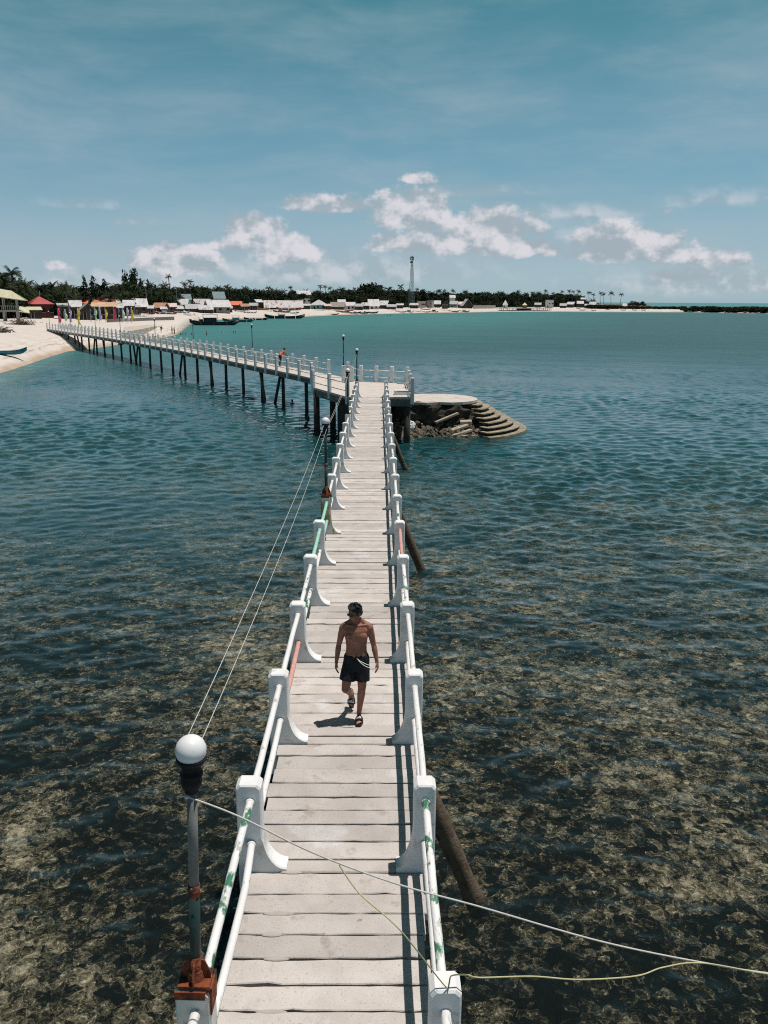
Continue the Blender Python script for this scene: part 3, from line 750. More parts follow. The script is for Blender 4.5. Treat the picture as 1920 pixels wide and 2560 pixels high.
yp = [thr(848, 2163, 5.23), thr(900, 2235, 5.2), thr(1000, 2325, 5.0), Vector((0.47, fy(0) - 0.08, POST_H + 0.012)), Vector((0.50, fy(0) + 0.02, POST_H + 0.012))]
yp2 = [thr(1165, 2437, 4.8), thr(1200, 2444, 4.85), thr(1330, 2441, 4.9), thr(1450, 2449, 4.9), thr(1590, 2440, 5.0), thr(1660, 2418, 5.2), thr(1760, 2408, 5.4), thr(1960, 2440, 5.65), thr(2300, 2466, 5.85)]
cable('yellow_string', spline(yp + yp2), 0.0048, m_rope_y, 'thin yellowish string looped from the white rope over the right post', 'string')
# ------------------------------------------------------------------ landing where the bridges meet
LAND_Z = 0.0
land_poly = [(-4.15, 53.4), (-1.75, 47.9), (2.0, 47.9), (2.05, 56.2), (-1.2, 57.4), (-2.2, 60.6), (-4.75, 59.8)]
landing = thing('landing_platform', 'concrete landing with white posts where the straight bridge meets the beach jetty', 'platform', (-1, 52, WATER))
def ll(p): return (p[0] + 1, p[1] - 52, p[2] - WATER)
m_slab = mat('deck_slab', (0.46, 0.41, 0.375), (0.54, 0.49, 0.455), 1.6, 6, 0.92, 0.35, 40, jitter=0.08, patch=[((0.33, 0.28, 0.25), 2.5, 0.62, 0.1)])
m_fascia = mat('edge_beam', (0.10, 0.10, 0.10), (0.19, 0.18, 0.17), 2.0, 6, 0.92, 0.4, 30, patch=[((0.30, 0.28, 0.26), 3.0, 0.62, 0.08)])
def inner(p, f=0.985, c=(-1, 52.5)): return (c[0] + (p[0] - c[0]) * f, c[1] + (p[1] - c[1]) * f)
MB().prism([ll((*p, 0))[:2] for p in land_poly], 2.7 - 0.12, 2.7 + 0.004).build('deck_slab', m_slab, landing)
n = len(land_poly)
for i in range(n):
    a, b_ = Vector((*land_poly[i], 0)), Vector((*land_poly[(i + 1) % n], 0))
    d = (b_ - a); L = d.length; d.normalize(); nrm = Vector((d.y, -d.x, 0))
    mid = (a + b_) / 2 - nrm * 0.13 + Vector((0, 0, -0.33))
    M = Matrix.Rotation(math.atan2(d.y, d.x), 3, 'Z')
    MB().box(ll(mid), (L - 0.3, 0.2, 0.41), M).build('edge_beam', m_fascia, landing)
sq_post = [MB().box((0, 0, 0.34), (0.22, 0.2, 1.52), ch=0.02).mesh('post', m_white) for _ in range(1)][0]
def sqpost(parent, p, rz, lo): return link('post', sq_post, parent, lo(p), (0, 0, rz + rad(rnd.uniform(-2, 2))))
def edge_pts(a, b_, n): return [Vector((*a, 0)).lerp(Vector((*b_, 0)), i / n) for i in range(n + 1)]
def railing(parent, pts, lo, rz=None, skip_posts=(), rails=True, inset=0.10):
    for i, p in enumerate(pts):
        if i not in skip_posts: sqpost(parent, p, math.atan2((pts[min(i + 1, len(pts) - 1)] - pts[max(0, i - 1)]).y, (pts[min(i + 1, len(pts) - 1)] - pts[max(0, i - 1)]).x), lo)
    for i in range(len(pts) - 1):
        d = (pts[i + 1] - pts[i]).normalized()
        for z in (0.33, 0.78):
            a, c_ = pts[i] + d * 0.08, pts[i + 1] - d * 0.08
            m_ = (a + c_) / 2 + Vector((0, 0, -rnd.uniform(0, .02)))
            MB().tube([lo(a + Vector((0, 0, z))), lo(m_ + Vector((0, 0, z))), lo(c_ + Vector((0, 0, z)))], 0.036, 8).build('rail', m_rail, parent, True)
P = land_poly
railing(landing, edge_pts((-4.1, 53.3), (-1.75, 48.0), 2), ll)                     # near left side
railing(landing, edge_pts((1.0, 47.98), (1.97, 47.98), 1), ll, skip_posts=(0,))     # short piece right of the bridge
railing(landing, edge_pts((1.95, 47.98), (1.98, 56.1), 3), ll, skip_posts=(0,))
railing(landing, edge_pts((1.98, 56.1), (-1.15, 57.3), 3), ll, skip_posts=(0,))
for p in ((-3.9, 53.1), (-1.9, 48.6), (0.3, 48.4), (1.7, 48.4), (1.7, 55.6), (-1.5, 56.8), (-3.0, 55.5), (-0.4, 52.0)):
    MB().tube([ll((p[0], p[1], -0.3)), ll((p[0], p[1], -4.1))], [0.19, 0.21], 10).build('pile', m_pile, landing, True)
MB().box(ll((-1.9, 48.7, -2.0)), (0.9, 0.7, 3.6)).build('pier_block', m_pile, landing)
MB().box(ll((1.4, 49.2, 0.14)), (0.9, 0.42, 0.27), ch=0.02).build('bench_block', m_white, landing)
# white board with a rounded top, with a pale stripe
wb = thing('round_topped_board', 'white upright board with rounded top on the landing', 'board', (-2.0, 57.2, 0.004), rad(-8))
poly = [(-0.36, 0.0), (0.36, 0.0), (0.36, 0.78)] + [(0.36 * math.cos(math.pi * i / 12), 0.78 + 0.32 * math.sin(math.pi * i / 12)) for i in range(1, 12)] + [(-0.36, 0.78)]
MB().slab_y(poly, -0.04, 0.04).build('panel', m_white, wb)
m_paleblue = mat('pale_blue_paint', (0.35, 0.48, 0.50), (0.42, 0.55, 0.56), 4, 4, 0.7)
MB().slab_y([(-0.16, 0.05), (-0.02, 0.05), (-0.02, 1.05), (-0.16, 1.02)], -0.052, -0.0405).build('stripe', m_paleblue, wb)
l4 = lamp('lamp_post', (-2.35, 57.5, POST_H + 0.15), 'globe lamp on the landing left of the round-topped board', GL, h=1.9)
MB().box((-2.35 + 1, 57.5 - 52, 2.7 + 0.5), (0.26, 0.24, 1.16), ch=0.02).build('post', m_white, landing)

# ------------------------------------------------------------------ jetty from the landing to the beach
JP = [(787, 945.5), (712, 929.5), (648, 917), (596, 906.5), (509, 888.5), (440, 874.5), (376, 863), (301, 850), (220, 837), (139, 825), (118, 822)]
jn = [at(x, y, 0.0) for x, y in JP]; jn[0] = Vector((-4.72, 59.9, 0))
# even steps of 2.4 m along the near edge
seg = [0.0]
for i in range(1, len(jn)): seg.append(seg[-1] + (jn[i] - jn[i - 1]).length)
NJ = int(seg[-1] / 2.45)
def jpos(s):
    i = max(j for j in range(len(seg)) if seg[j] <= s + 1e-6); i = min(i, len(jn) - 2)
    return jn[i].lerp(jn[i + 1], (s - seg[i]) / (seg[i + 1] - seg[i]))
# smooth the polyline a little
near = [jpos(seg[-1] * i / NJ) for i in range(NJ + 1)]
for _ in range(6):
    near = [near[0]] + [(near[i - 1] + near[i] * 2 + near[i + 1]) / 4 for i in range(1, NJ)] + [near[-1]]
W_J = 2.35
def jnorm(i):
    d = (near[min(i + 1, NJ)] - near[max(i - 1, 0)]).normalized(); return Vector((d.y, -d.x, 0))
far = [near[i] + jnorm(i) * W_J for i in range(NJ + 1)]
if (far[5] - Vector((0, 0, 0))).length < (near[5]).length: far = [near[i] - jnorm(i) * W_J for i in range(NJ + 1)]
jet = thing('beach_jetty', 'long concrete jetty on dark piles with white posts leading to the beach', 'jetty', (near[0].x, near[0].y, WATER))
J0 = Vector((near[0].x, near[0].y, WATER))
def jl(p): return tuple(Vector(p) - J0)
for i in range(NJ):
    a, b_, c_, d_ = near[i], near[i + 1], far[i + 1], far[i]
    q = [a.lerp(b_, 0.006), a.lerp(b_, 0.994), d_.lerp(c_, 0.994), d_.lerp(c_, 0.006)]
    area = sum(q[k].x * q[(k + 1) % 4].y - q[(k + 1) % 4].x * q[k].y for k in range(4))
    if area < 0: q = q[::-1]
    dz = rnd.uniform(-.01, .01)
    MB().prism([jl(p_)[:2] for p_ in q], 2.7 - 0.13 + dz, 2.7 + dz).build('deck_slab', m_slab, jet)
    for A, B, s in ((a, b_, 1), (d_, c_, -1)):
        d = (B - A); L = d.length; d.normalize()
        nn = (c_ - b_).normalized() * s
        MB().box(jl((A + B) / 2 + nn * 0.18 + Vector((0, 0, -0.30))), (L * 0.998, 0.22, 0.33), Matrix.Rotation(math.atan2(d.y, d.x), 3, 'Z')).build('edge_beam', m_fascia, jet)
railing(jet, [p for p in near], jl)
railing(landing, edge_pts((-4.12, 53.5), (-4.68, 59.6), 2), ll, skip_posts=(0, 2))
railing(landing, edge_pts((-1.3, 57.6), (-2.15, 60.5), 1), ll, skip_posts=(0,))
railing(jet, [p for p in far[1:]], jl)
for i in range(1, NJ, 2):
    for p in (near[i].lerp(far[i], 0.22),):
        zb = zland(p.x, p.y) if math.hypot(p.x, p.y) > shore_r(math.atan2(p.x, p.y)) else WATER - 1.35
        if zb < -0.5:
            MB().tube([jl((p.x, p.y, -0.14)), jl((p.x + rnd.uniform(-.05, .05), p.y, zb - 0.3))], [0.13, 0.15], 8).build('pile', m_pile, jet, True)
for i, s in ((3, 1), (5, -1), (11, -1), (15, 1), (23, 1), (24, -1), (31, -1), (33, 1), (38, -1)):
    if i >= NJ: continue
    p = near[i]; d = (near[i + 1] - near[i]).normalized()
    zb = min(-0.9, max(WATER - 1.3, zland(p.x, p.y)))
    t0 = p.lerp(far[i], 0.15); t1 = t0 + d * s * 1.9 + (far[i] - p) * (-0.05)
    MB().tube([jl((t0.x, t0.y, -0.16)), jl((t1.x, t1.y, zb))], [0.12, 0.13], 8).build('raking_pile', m_log if i in (5, 11) else m_pile, jet, True)
# lamps of the jetty
def nearest_idx(lst, px):
    inv = CAMM.inverted()
    def sx(p):
        q = inv @ p; return IW / 2 + FPX * q.x / -q.z
    return min(range(len(lst)), key=lambda i: abs(sx(lst[i]) - px))
for px, lab in ((626, 'globe lamp on the beach jetty nearest to the person in orange'), (489, 'globe lamp on the beach jetty in front of the moored boats'), (386, 'globe lamp on the beach jetty in front of the concrete ramp'),
                (303, 'globe lamp on the beach jetty below the last yellow banner'), (240, 'globe lamp on the beach jetty between the green banners'), (180, 'globe lamp on the beach jetty below the lilac banner'), (128, 'globe lamp at the beach end of the jetty')):
    i = nearest_idx(far, px); p = far[i] if px > 400 else near[nearest_idx(near, px)]
    lamp('lamp_post', (p.x, p.y, 1.11), lab, GL, h=2.0, n=8)

# ------------------------------------------------------------------ broken round landing with curved steps
RC = Vector((3.75, 54.6, 0))
ruin = thing('round_stepped_landing', 'broken round concrete landing with curved steps going down into the sea', 'landing', (RC.x, RC.y, WATER))
m_pale = mat('landing_top', (0.44, 0.395, 0.365), (0.55, 0.50, 0.47), 1.2, 6, 0.93, 0.5, 25, patch=[((0.36, 0.31, 0.27), 2.0, 0.63, 0.08)])
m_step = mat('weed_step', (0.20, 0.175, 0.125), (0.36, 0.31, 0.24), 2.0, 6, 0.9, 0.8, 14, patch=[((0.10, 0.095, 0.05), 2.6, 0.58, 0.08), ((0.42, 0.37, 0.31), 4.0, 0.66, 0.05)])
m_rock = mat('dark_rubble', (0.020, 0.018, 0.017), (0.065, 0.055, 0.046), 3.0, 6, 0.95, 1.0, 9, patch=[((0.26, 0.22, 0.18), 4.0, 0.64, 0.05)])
NS, R0, DR, Z0, DZ = 9, 2.75, 0.40, -0.80, 0.222
def arc(r, a0, a1, n, wob=0.0):
    return [((r + rnd.uniform(-wob, wob)) * math.cos(a0 + (a1 - a0) * i / n), (r + rnd.uniform(-wob, wob)) * math.sin(a0 + (a1 - a0) * i / n)) for i in range(n + 1)]
front = [(2.75 * math.cos(rad(-34)), 2.75 * math.sin(rad(-34))), (1.6, -2.1), (0.9, -2.35), (0.1, -2.15), (-0.7, -2.5), (-1.5, -2.2), (-2.1, -1.85)]
top_poly = front[::-1] + arc(R0, rad(-30), rad(215), 34)[0:]
MB().prism(top_poly, 2.7 + Z0 - 0.16, 2.7 + Z0).build('landing_top', m_pale, ruin)
for k in range(1, NS):
    r = R0 + DR * k; a0 = rad(-34 - 3.4 * k + rnd.uniform(-2, 2)); a1 = rad(150)
    z1 = Z0 - DZ * k
    poly = arc(r, a0, a1, 46, 0.035) + arc(r - DR - 0.35, a1, a0, 24, 0.03)
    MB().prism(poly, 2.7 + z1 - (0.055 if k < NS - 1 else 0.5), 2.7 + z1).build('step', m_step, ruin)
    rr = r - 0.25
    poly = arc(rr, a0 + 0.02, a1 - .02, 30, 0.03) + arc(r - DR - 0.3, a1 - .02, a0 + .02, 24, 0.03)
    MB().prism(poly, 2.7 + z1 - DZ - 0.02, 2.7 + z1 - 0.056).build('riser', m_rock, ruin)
# core of the landing: rough dark masonry under the top
def blob(name, c, r, m, parent, seed, seg=18, rings=12, amp=0.3, fr=1.2):
    b = MB(); b.ball((0, 0, 0), 1.0, seg, rings)
    vs = []
    for v in b.v:
        v = Vector(v); nn = mnoise.fractal(v * fr + Vector((seed, seed * .7, 0)), 1.0, 2.0, 4)
        vs.append((c[0] + v.x * r[0] * (1 + amp * nn), c[1] + v.y * r[1] * (1 + amp * nn), c[2] + v.z * r[2] * (1 + amp * nn)))
    b.v = vs; return b.build(name, m, parent)
core_poly = [(x * 0.90, y * 0.86) for x, y in top_poly]
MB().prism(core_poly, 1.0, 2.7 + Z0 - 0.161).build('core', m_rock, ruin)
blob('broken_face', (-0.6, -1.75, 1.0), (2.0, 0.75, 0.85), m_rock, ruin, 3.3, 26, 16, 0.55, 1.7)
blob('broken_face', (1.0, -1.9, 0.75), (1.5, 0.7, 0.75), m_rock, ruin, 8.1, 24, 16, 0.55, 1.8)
# loose rubble in front, too small and too many to count
b = MB()
for i in range(420):
    u = rnd.random(); a = rnd.uniform(-2.6, 3.1); yy = -rnd.uniform(1.8, 4.3)
    zt = max(0.0, 0.95 * (1 - (-yy - 1.8) / 2.3)) * rnd.uniform(0.3, 1.05) - 0.05
    s = rnd.uniform(0.05, 0.2) * (1.25 if zt < 0.3 else 1)
    M = Matrix.Rotation(rnd.uniform(0, 6.28), 3, 'Z') @ Matrix.Rotation(rnd.uniform(0, 6.28), 3, 'X')
    o = len(b.v); b.ball((a, yy, zt), (s * rnd.uniform(.7, 1.3), s, s * rnd.uniform(.5, .9)), 6, 4, M)
    for j in range(o, len(b.v)):
        v = Vector(b.v[j]); b.v[j] = tuple(v + Vector((rnd.uniform(-1, 1), rnd.uniform(-1, 1), rnd.uniform(-1, 1))) * s * 0.22)
m_rubble = mat('pale_rubble', (0.045, 0.04, 0.034), (0.19, 0.16, 0.125), 2.5, 5, 0.95, 0.8, 14, patch=[((0.36, 0.31, 0.26), 5.0, 0.64, 0.05)])
tag(b.build('rubble_heap', m_rubble, None, loc=(RC.x, RC.y, WATER)), 'heap of dark broken rubble at the foot of the round landing', 'rubble', kind='stuff')
m_slabp = mat('fallen_slab', (0.33, 0.28, 0.21), (0.44, 0.38, 0.30), 2.5, 6, 0.93, 0.6, 20, patch=[((0.14, 0.12, 0.07), 3.5, 0.62, 0.06)])
for (dx, dy, dz, sx, sy, sz, ry, rz, lab) in (
        (0.55, -2.75, 0.98, 1.55, 0.42, 0.14, -22, 8, 'longest fallen concrete slab, tilted up to the right in the rubble'),
        (1.75, -2.85, 0.72, 0.75, 0.5, 0.22, -4, -4, 'short flat broken slab just left of the curved steps'),
        (1.25, -3.25, 0.42, 1.25, 0.42, 0.15, -17, 12, 'upper one of two parallel tilted slabs low in the rubble'),
        (1.45, -3.65, 0.18, 1.25, 0.42, 0.15, -15, 14, 'lower one of two parallel tilted slabs, near the water'),
        (1.85, -4.05, 0.02, 1.0, 0.42, 0.16, 1, 3, 'lowest fallen slab, lying flat at the water\'s edge')):
    bb = MB().box((0, 0, 0), (sx, sy, sz), ch=0.025)
    bb.v = [(x + mnoise.noise(Vector((x * 3 + dx * 9, y * 3, z * 3))) * 0.05, y + mnoise.noise(Vector((x * 3, y * 3 + dy * 7, z * 3))) * 0.05, z) for x, y, z in bb.v]
    o = bb.build('fallen_slab', m_slabp, None, loc=(RC.x + dx, RC.y + dy, WATER + dz)); o.rotation_euler = (rad(rnd.uniform(-8, 8)), rad(ry), rad(rz))
    tag(o, lab, 'slab', 'fallen slabs in the rubble')
m_sack = mat('white_sack', (0.78, 0.77, 0.78), (0.84, 0.83, 0.84), 6, 4, 0.8, 0.5, 12)
o = blob('white_sack', (0, 0, 0), (0.30, 0.22, 0.30), m_sack, None, 5.2, 16, 10, 0.35, 1.6); o.location = (RC.x - 1.75, RC.y - 3.1, WATER + 0.52)
tag(o, 'crumpled white sack lying on the rubble beside the bridge', 'sack')
# ------------------------------------------------------------------ vegetation
def leaf_mat(name, a, b, jit=0.35):
    m = bpy.data.materials.new(name); m.use_nodes = True; t = NT(m.node_tree); bs = t.n['Principled BSDF']
    pos = t.new('ShaderNodeNewGeometry').outputs['Position']; oi = t.new('ShaderNodeObjectInfo')
    col = t.mix(t.step(t.math('ADD', t.math('MULTIPLY', t.noise(pos, 0.45, 4), 0.6), t.math('MULTIPLY', t.noise(pos, 0.09, 3), 0.4)), 0.40, 0.62), a, b)
    g = t.math('MULTIPLY_ADD', oi.outputs['Random'], jit, 1 - jit / 2)
    col = t.mix(1.0, col, t.new_col(g), 'MULTIPLY')
    t.l.new(col, bs.inputs['Base Color']); bs.inputs['Roughness'].default_value = 0.75; bs.inputs['Specular IOR Level'].default_value = 0.15
    return m
m_palm = leaf_mat('palm_leaf', (0.018, 0.030, 0.014), (0.045, 0.062, 0.022))
m_leaf = leaf_mat('tree_leaf', (0.010, 0.021, 0.011), (0.042, 0.058, 0.022))
m_casu = leaf_mat('needle_leaf', (0.014, 0.026, 0.017), (0.030, 0.045, 0.026))
m_mang = leaf_mat('mangrove_leaf', (0.010, 0.016, 0.011), (0.038, 0.034, 0.020))
m_trunk = mat('palm_trunk', (0.10, 0.085, 0.07), (0.16, 0.14, 0.12), 3, 4, 0.9, 0.5, 12)

def palm_crown(seed):
    r = random.Random(seed); b = MB()
    nf = r.randint(15, 20)
    for i in range(nf):
        az = 2 * math.pi * i / nf + r.uniform(-.25, .25); up = r.uniform(-0.2, 1.45); L = r.uniform(0.8, 1.1)
        d = Vector((math.cos(az), math.sin(az), 0)); n = 9; pts = []
        x = z = 0.0; ang = up
        for k in range(n + 1):
            pts.append(d * x + Vector((0, 0, z)))
            x += L / n * math.cos(ang); z += L / n * math.sin(ang); ang -= r.uniform(0.09, 0.20)
        side = Vector((-d.y, d.x, 0))
        for k in range(1, n + 1):
            a, c = pts[k - 1], pts[k]
            ll_ = 0.26 * math.sin(math.pi * min(1, (k + 0.7) / (n + 1.2))) + 0.05
            for s in (-1, 1):
                for q in (0.1, 0.6):
                    p0 = a.lerp(c, q)
                    tip = p0 + side * s * ll_ * r.uniform(.5, .8) + (c - a).normalized() * ll_ * 0.5 + Vector((0, 0, -ll_ * r.uniform(.5, 1.0)))
                    p1 = a.lerp(c, q + 0.42)
                    b.add([p0, p1, tip], [(0, 1, 2)])
            w = side * 0.012
            b.add([a - w, a + w, c + w, c - w], [(0, 1, 2, 3)])
    return b.mesh('crown', m_palm)
palm_vars = [palm_crown(900 + i) for i in range(5)]
def palm_trunk_mesh(seed):
    r = random.Random(seed); lean = r.uniform(-0.12, 0.12); b = MB()
    pts = [(lean * (t / 6) ** 2, 0.04 * math.sin(t), t / 6) for t in range(7)]
    b.tube(pts, [0.030, 0.024, 0.021, 0.019, 0.018, 0.017, 0.017], 7); return b.mesh('trunk', m_trunk, True), lean
trunk_vars = [palm_trunk_mesh(40 + i) for i in range(4)]
def tree_crown(seed, kind):
    r = random.Random(seed); b = MB(); m = m_leaf
    lobes = []
    if kind == 'broad':
        for i in range(11):
            a = r.uniform(0, 6.28); q = r.uniform(0.0, 0.36)
            lobes.append((Vector((q * math.cos(a), q * math.sin(a), r.uniform(0.38, 0.84))), r.uniform(0.12, 0.22)))
        nl = 1100; ls = 0.045
    elif kind == 'umbrella':
        for i in range(15):
            a = r.uniform(0, 6.28); q = r.uniform(0.05, 0.62)
            lobes.append((Vector((q * math.cos(a), q * math.sin(a), 0.80 - 0.30 * q * q + r.uniform(-.05, .05))), r.uniform(0.13, 0.2)))
        nl = 1300; ls = 0.045
    else:                       # casuarina: a feathery cone
        m = m_casu
        for i in range(16):
            z = 0.15 + 0.82 * i / 15; q = 0.20 * (1.05 - z) + 0.015; a = r.uniform(0, 6.28)
            lobes.append((Vector((q * math.cos(a), q * math.sin(a), z)), 0.05 + 0.13 * (1.05 - z)))
        nl = 1000; ls = 0.034
    tot = sum(R ** 2 for _, R in lobes)
    for c, R in lobes:
        for j in range(int(nl * R * R / tot)):
            v = Vector((r.gauss(0, 1), r.gauss(0, 1), r.gauss(0, 1))).normalized() * R * (r.random() ** 0.4)
            p = c + v * r.uniform(0.8, 1.15)
            u = Vector((r.gauss(0, 1), r.gauss(0, 1), r.gauss(0, .6))).normalized() * ls * r.uniform(.6, 1.4)
            w = u.cross(Vector((r.gauss(0, 1), r.gauss(0, 1), r.gauss(0, 1)))).normalized() * ls * r.uniform(.4, .9)
            b.add([p - u, p + w, p + u, p - w], [(0, 1, 2, 3)])
    return b.mesh('crown', m)
broad_vars = [tree_crown(300 + i, 'broad') for i in range(4)]
umb_vars = [tree_crown(330 + i, 'umbrella') for i in range(2)]
casu_vars = [tree_crown(360 + i, 'casuarina') for i in range(3)]
bt = MB().tube([(0, 0, -0.02), (0.01, 0, 0.3), (0, 0.01, 0.62)], [0.035, 0.026, 0.012], 7)
for a in range(4): bt.tube([(0.005, 0, 0.32), (0.2 * math.cos(a * 1.6), 0.2 * math.sin(a * 1.6), 0.62)], [0.016, 0.006], 5)
broad_trunk = bt.mesh('trunk', m_trunk, True)

def spot(px, dist):
    """point on the land in the direction of a photo column, dist metres away"""
    d = ray(px, 753 + (px - 960) * 0.005); a = math.atan2(d.x, d.y)
    x, y = dist * math.sin(a), dist * math.cos(a)
    return Vector((x, y, zland(x, y)))
def height_to(p, px, py):
    d = ray(px, py); t = math.hypot(p.x, p.y) / math.hypot(d.x, d.y)
    return CAM_H + d.z * t - p.z
# how far back the houses and the wood stand, by photo column
DX = [-200, 0, 40, 110, 190, 240, 300, 340, 400, 440, 500, 560, 600, 640, 700, 790, 880, 940, 1000, 1055, 1130, 1170, 1260, 1311, 1373, 1424, 1490, 1700]
DH = [175, 244, 246, 276, 274, 268, 296, 340, 356, 412, 466, 474, 504, 540, 552, 586, 604, 634, 690, 772, 772, 752, 806, 822, 900, 880, 858, 838]
GAPS = [(455, 480), (534, 566), (743, 778), (1123, 1140), (1450, 1465), (843, 865), (426, 468), (483, 523)]
def wood_d(px): return float(np.interp(px, DX, DH)) + 9
def plant_palm(px, ytop, label, extra=0.0, spread=None, seed=0, dist=None):
    p = spot(px, dist if dist else wood_d(px) + extra); h = height_to(p, px, ytop)
    R = spread * mpp(p) if spread else rnd.uniform(3.6, 4.4)
    hc = max(h - R * 0.75, 2.5)
    t = thing('coconut_palm', label, 'palm', p, rnd.uniform(0, 6.28), 'coconut palms standing out of the wood')
    me, lean = trunk_vars[seed % 4]
    link('trunk', me, t, (0, 0, -0.1), None, (hc * 0.55 + 3, hc * 0.55 + 3, hc + 0.1))
    link('crown', palm_vars[(seed * 3 + 1) % 5], t, (lean * (hc * 0.55 + 3), 0.04 * math.sin(6) * (hc * .55 + 3), hc - 0.05), None, (R,) * 3)
def plant_tree(px, ytop, label, kind='broad', extra=0.0, wpx=None, seed=0, dist=None):
    p = spot(px, dist if dist else wood_d(px) + extra); h = height_to(p, px, ytop)
    t = thing({'broad': 'broadleaf_tree', 'umbrella': 'spreading_tree', 'casuarina': 'needle_tree'}[kind], label, 'tree', p, rnd.uniform(0, 6.28), 'trees standing out of the wood')
    vs = {'broad': broad_vars, 'umbrella': umb_vars, 'casuarina': casu_vars}[kind]
    sx = wpx * mpp(p) if wpx else h * 0.9
    link('trunk', broad_trunk, t, None, None, (h, h, h)); link('crown', vs[seed % len(vs)], t, None, None, (sx, sx, h))

PALMS = [
    (33, 657, 'tallest palm behind the raised hut at the left edge', 10, 34), (8, 672, 'palm at the very left edge above the raised hut', 0, 30), (18, 693, 'low bushy palm just above the roof of the raised hut', -4, 26), (48, 712, 'low palm touching the right end of the raised hut roof', -10, 22), (82, 714, 'low palm between raised hut and red hipped roof', 2, 20), (112, 708, 'palm with drooping fronds right behind the red hipped roof', 4, 20), (152, 715, 'low palm left of the shop row', 2, 18), (190, 712, 'palm behind the white slanting shop roof', 6, 16), (62, 694, 'drooping palm right of the raised hut', -6, 26),
    (97, 703, 'palm behind the red hipped roof', 8, 24), (132, 697, 'bushy palm right of the red hipped roof', 14, 26), (172, 704, 'palm standing in front of the shop row behind the lilac banner', -34, 24),
    (425, 683, 'slender palm with a small tilted head rising alone above the wood', 26, 11), (461, 701, 'left palm of the pair behind the white tin roofs', 20, 13), (477, 694, 'right taller palm of the pair behind the white tin roofs', 22, 13),
    (574, 707, 'dense palm above the orange-roofed hut', 16, 14), (553, 716, 'small palm beside the grey gabled house in the wood', 20, 9), (614, 716, 'palm right of the dense palm above the orange roof', 18, 9),
    (672, 713, 'palm pair above the rust-streaked tin roof, left one', 20, 10), (684, 717, 'palm pair above the rust-streaked tin roof, right one', 22, 9), (726, 712, 'pointed palm behind the white building in the wood', 20, 8),
    (801, 710, 'left of twin palms above the teal house', 20, 8), (812, 711, 'right of twin palms above the teal house', 20, 8), (829, 715, 'palm just right of the twin palms above the teal house', 22, 8), (886, 716, 'small palm left of the domed tree', 10, 7),
    (974, 715, 'upright palm right of the domed tree', 16, 7), (1002, 708, 'large palm left of the lattice mast', 14, 11), (1019, 720, 'small palm at the left foot of the mast', 12, 7), (1043, 718, 'pointed palm at the right foot of the mast', 14, 7), (1073, 724, 'palm between mast and white shacks', 14, 7),
    (1094, 722, 'left palm of a close pair right of the mast', 16, 8), (1101, 721, 'right palm of a close pair right of the mast', 16, 8), (1132, 721, 'broad palm above the white gable right of the mast', 16, 9), (1164, 724, 'palm above the white A-shaped roof', 14, 7), (1219, 726, 'palm left of the white gazebo', 12, 8),
    (1298, 722, 'large palm between the two gazebos', 10, 9), (1330, 727, 'palm right of the yellow gazebo', 12, 8), (1346, 727, 'palm left of the white two-storey house', 12, 8), (1364, 722, 'palm directly above the white two-storey house', 12, 8), (1380, 728, 'palm right of the white two-storey house', 12, 7),
    (1404, 724, 'first palm of the right-hand headland', 10, 7), (1421, 722, 'second palm of the right-hand headland', 12, 7), (1431, 724, 'third palm of the right-hand headland', 10, 7), (1442, 723, 'fourth palm of the right-hand headland', 12, 8),
    (1472, 725, 'palm at the edge of the wood on the headland', 0, 9), (1483, 731, 'short palm at the edge of the wood on the headland', 0, 7), (1500, 727, 'tall palm third from the tip of the headland row', 0, 7), (1509, 730, 'lower palm third from the tip of the headland row', 0, 8),
    (1527, 726, 'palm with an open star-shaped head, second from the headland tip', 0, 10), (1551, 729, 'last leaning palm at the headland tip', 0, 9)]
for i, (px, yt, lab, ex, sp) in enumerate(PALMS): plant_palm(px, yt, lab, ex, sp, i)
TREES = [(325, 668, 'tall dark narrow tree towering over the wood', 'broad', 18, 46, 0), (213, 691, 'left pointed needle tree behind the shop row', 'casuarina', 20, 60, 0), (236, 690, 'middle pointed needle tree behind the shop row', 'casuarina', 22, 60, 1),
         (262, 697, 'right pointed needle tree behind the shop row', 'casuarina', 20, 60, 2), (354, 697, 'needle tree right of the tall dark tree', 'casuarina', 26, 55, 1), (372, 700, 'ragged needle tree between tall tree and slender palm', 'casuarina', 30, 55, 0),
         (925, 707, 'wide domed tree left of the mast', 'umbrella', 6, 62, 0), (895, 712, 'left shoulder tree of the domed tree', 'broad', 12, 50, 1), (1060, 722, 'rounded tree right of the mast', 'broad', 6, 44, 2),
         (640, 722, 'round tree above the pale boat shed', 'broad', 10, 46, 3), (760, 733, 'flat-topped dark tree in front of the white building in the wood', 'umbrella', -22, 48, 1), (890, 733, 'flat-topped tree shading the white house on the beach', 'umbrella', -10, 52, 0),
         (1270, 727, 'rounded tree behind the white gazebo', 'broad', 4, 34, 1), (1395, 736, 'rounded tree at the start of the headland', 'broad', -6, 42, 2), (50, 700, 'dark tree filling the gap right of the raised hut', 'broad', 20, 70, 3), (120, 712, 'dark tree behind the red hipped roof', 'broad', 26, 80, 0),
         (1585, 750, 'low bush on the headland beyond the last palm', 'broad', 0, 34, 1), (1608, 753, 'smaller low bush farther out on the headland', 'broad', 0, 26, 2)]
for (px, yt, lab, kd, ex, wp_, sd) in TREES: plant_tree(px, yt, lab, kd, ex, wp_, sd)

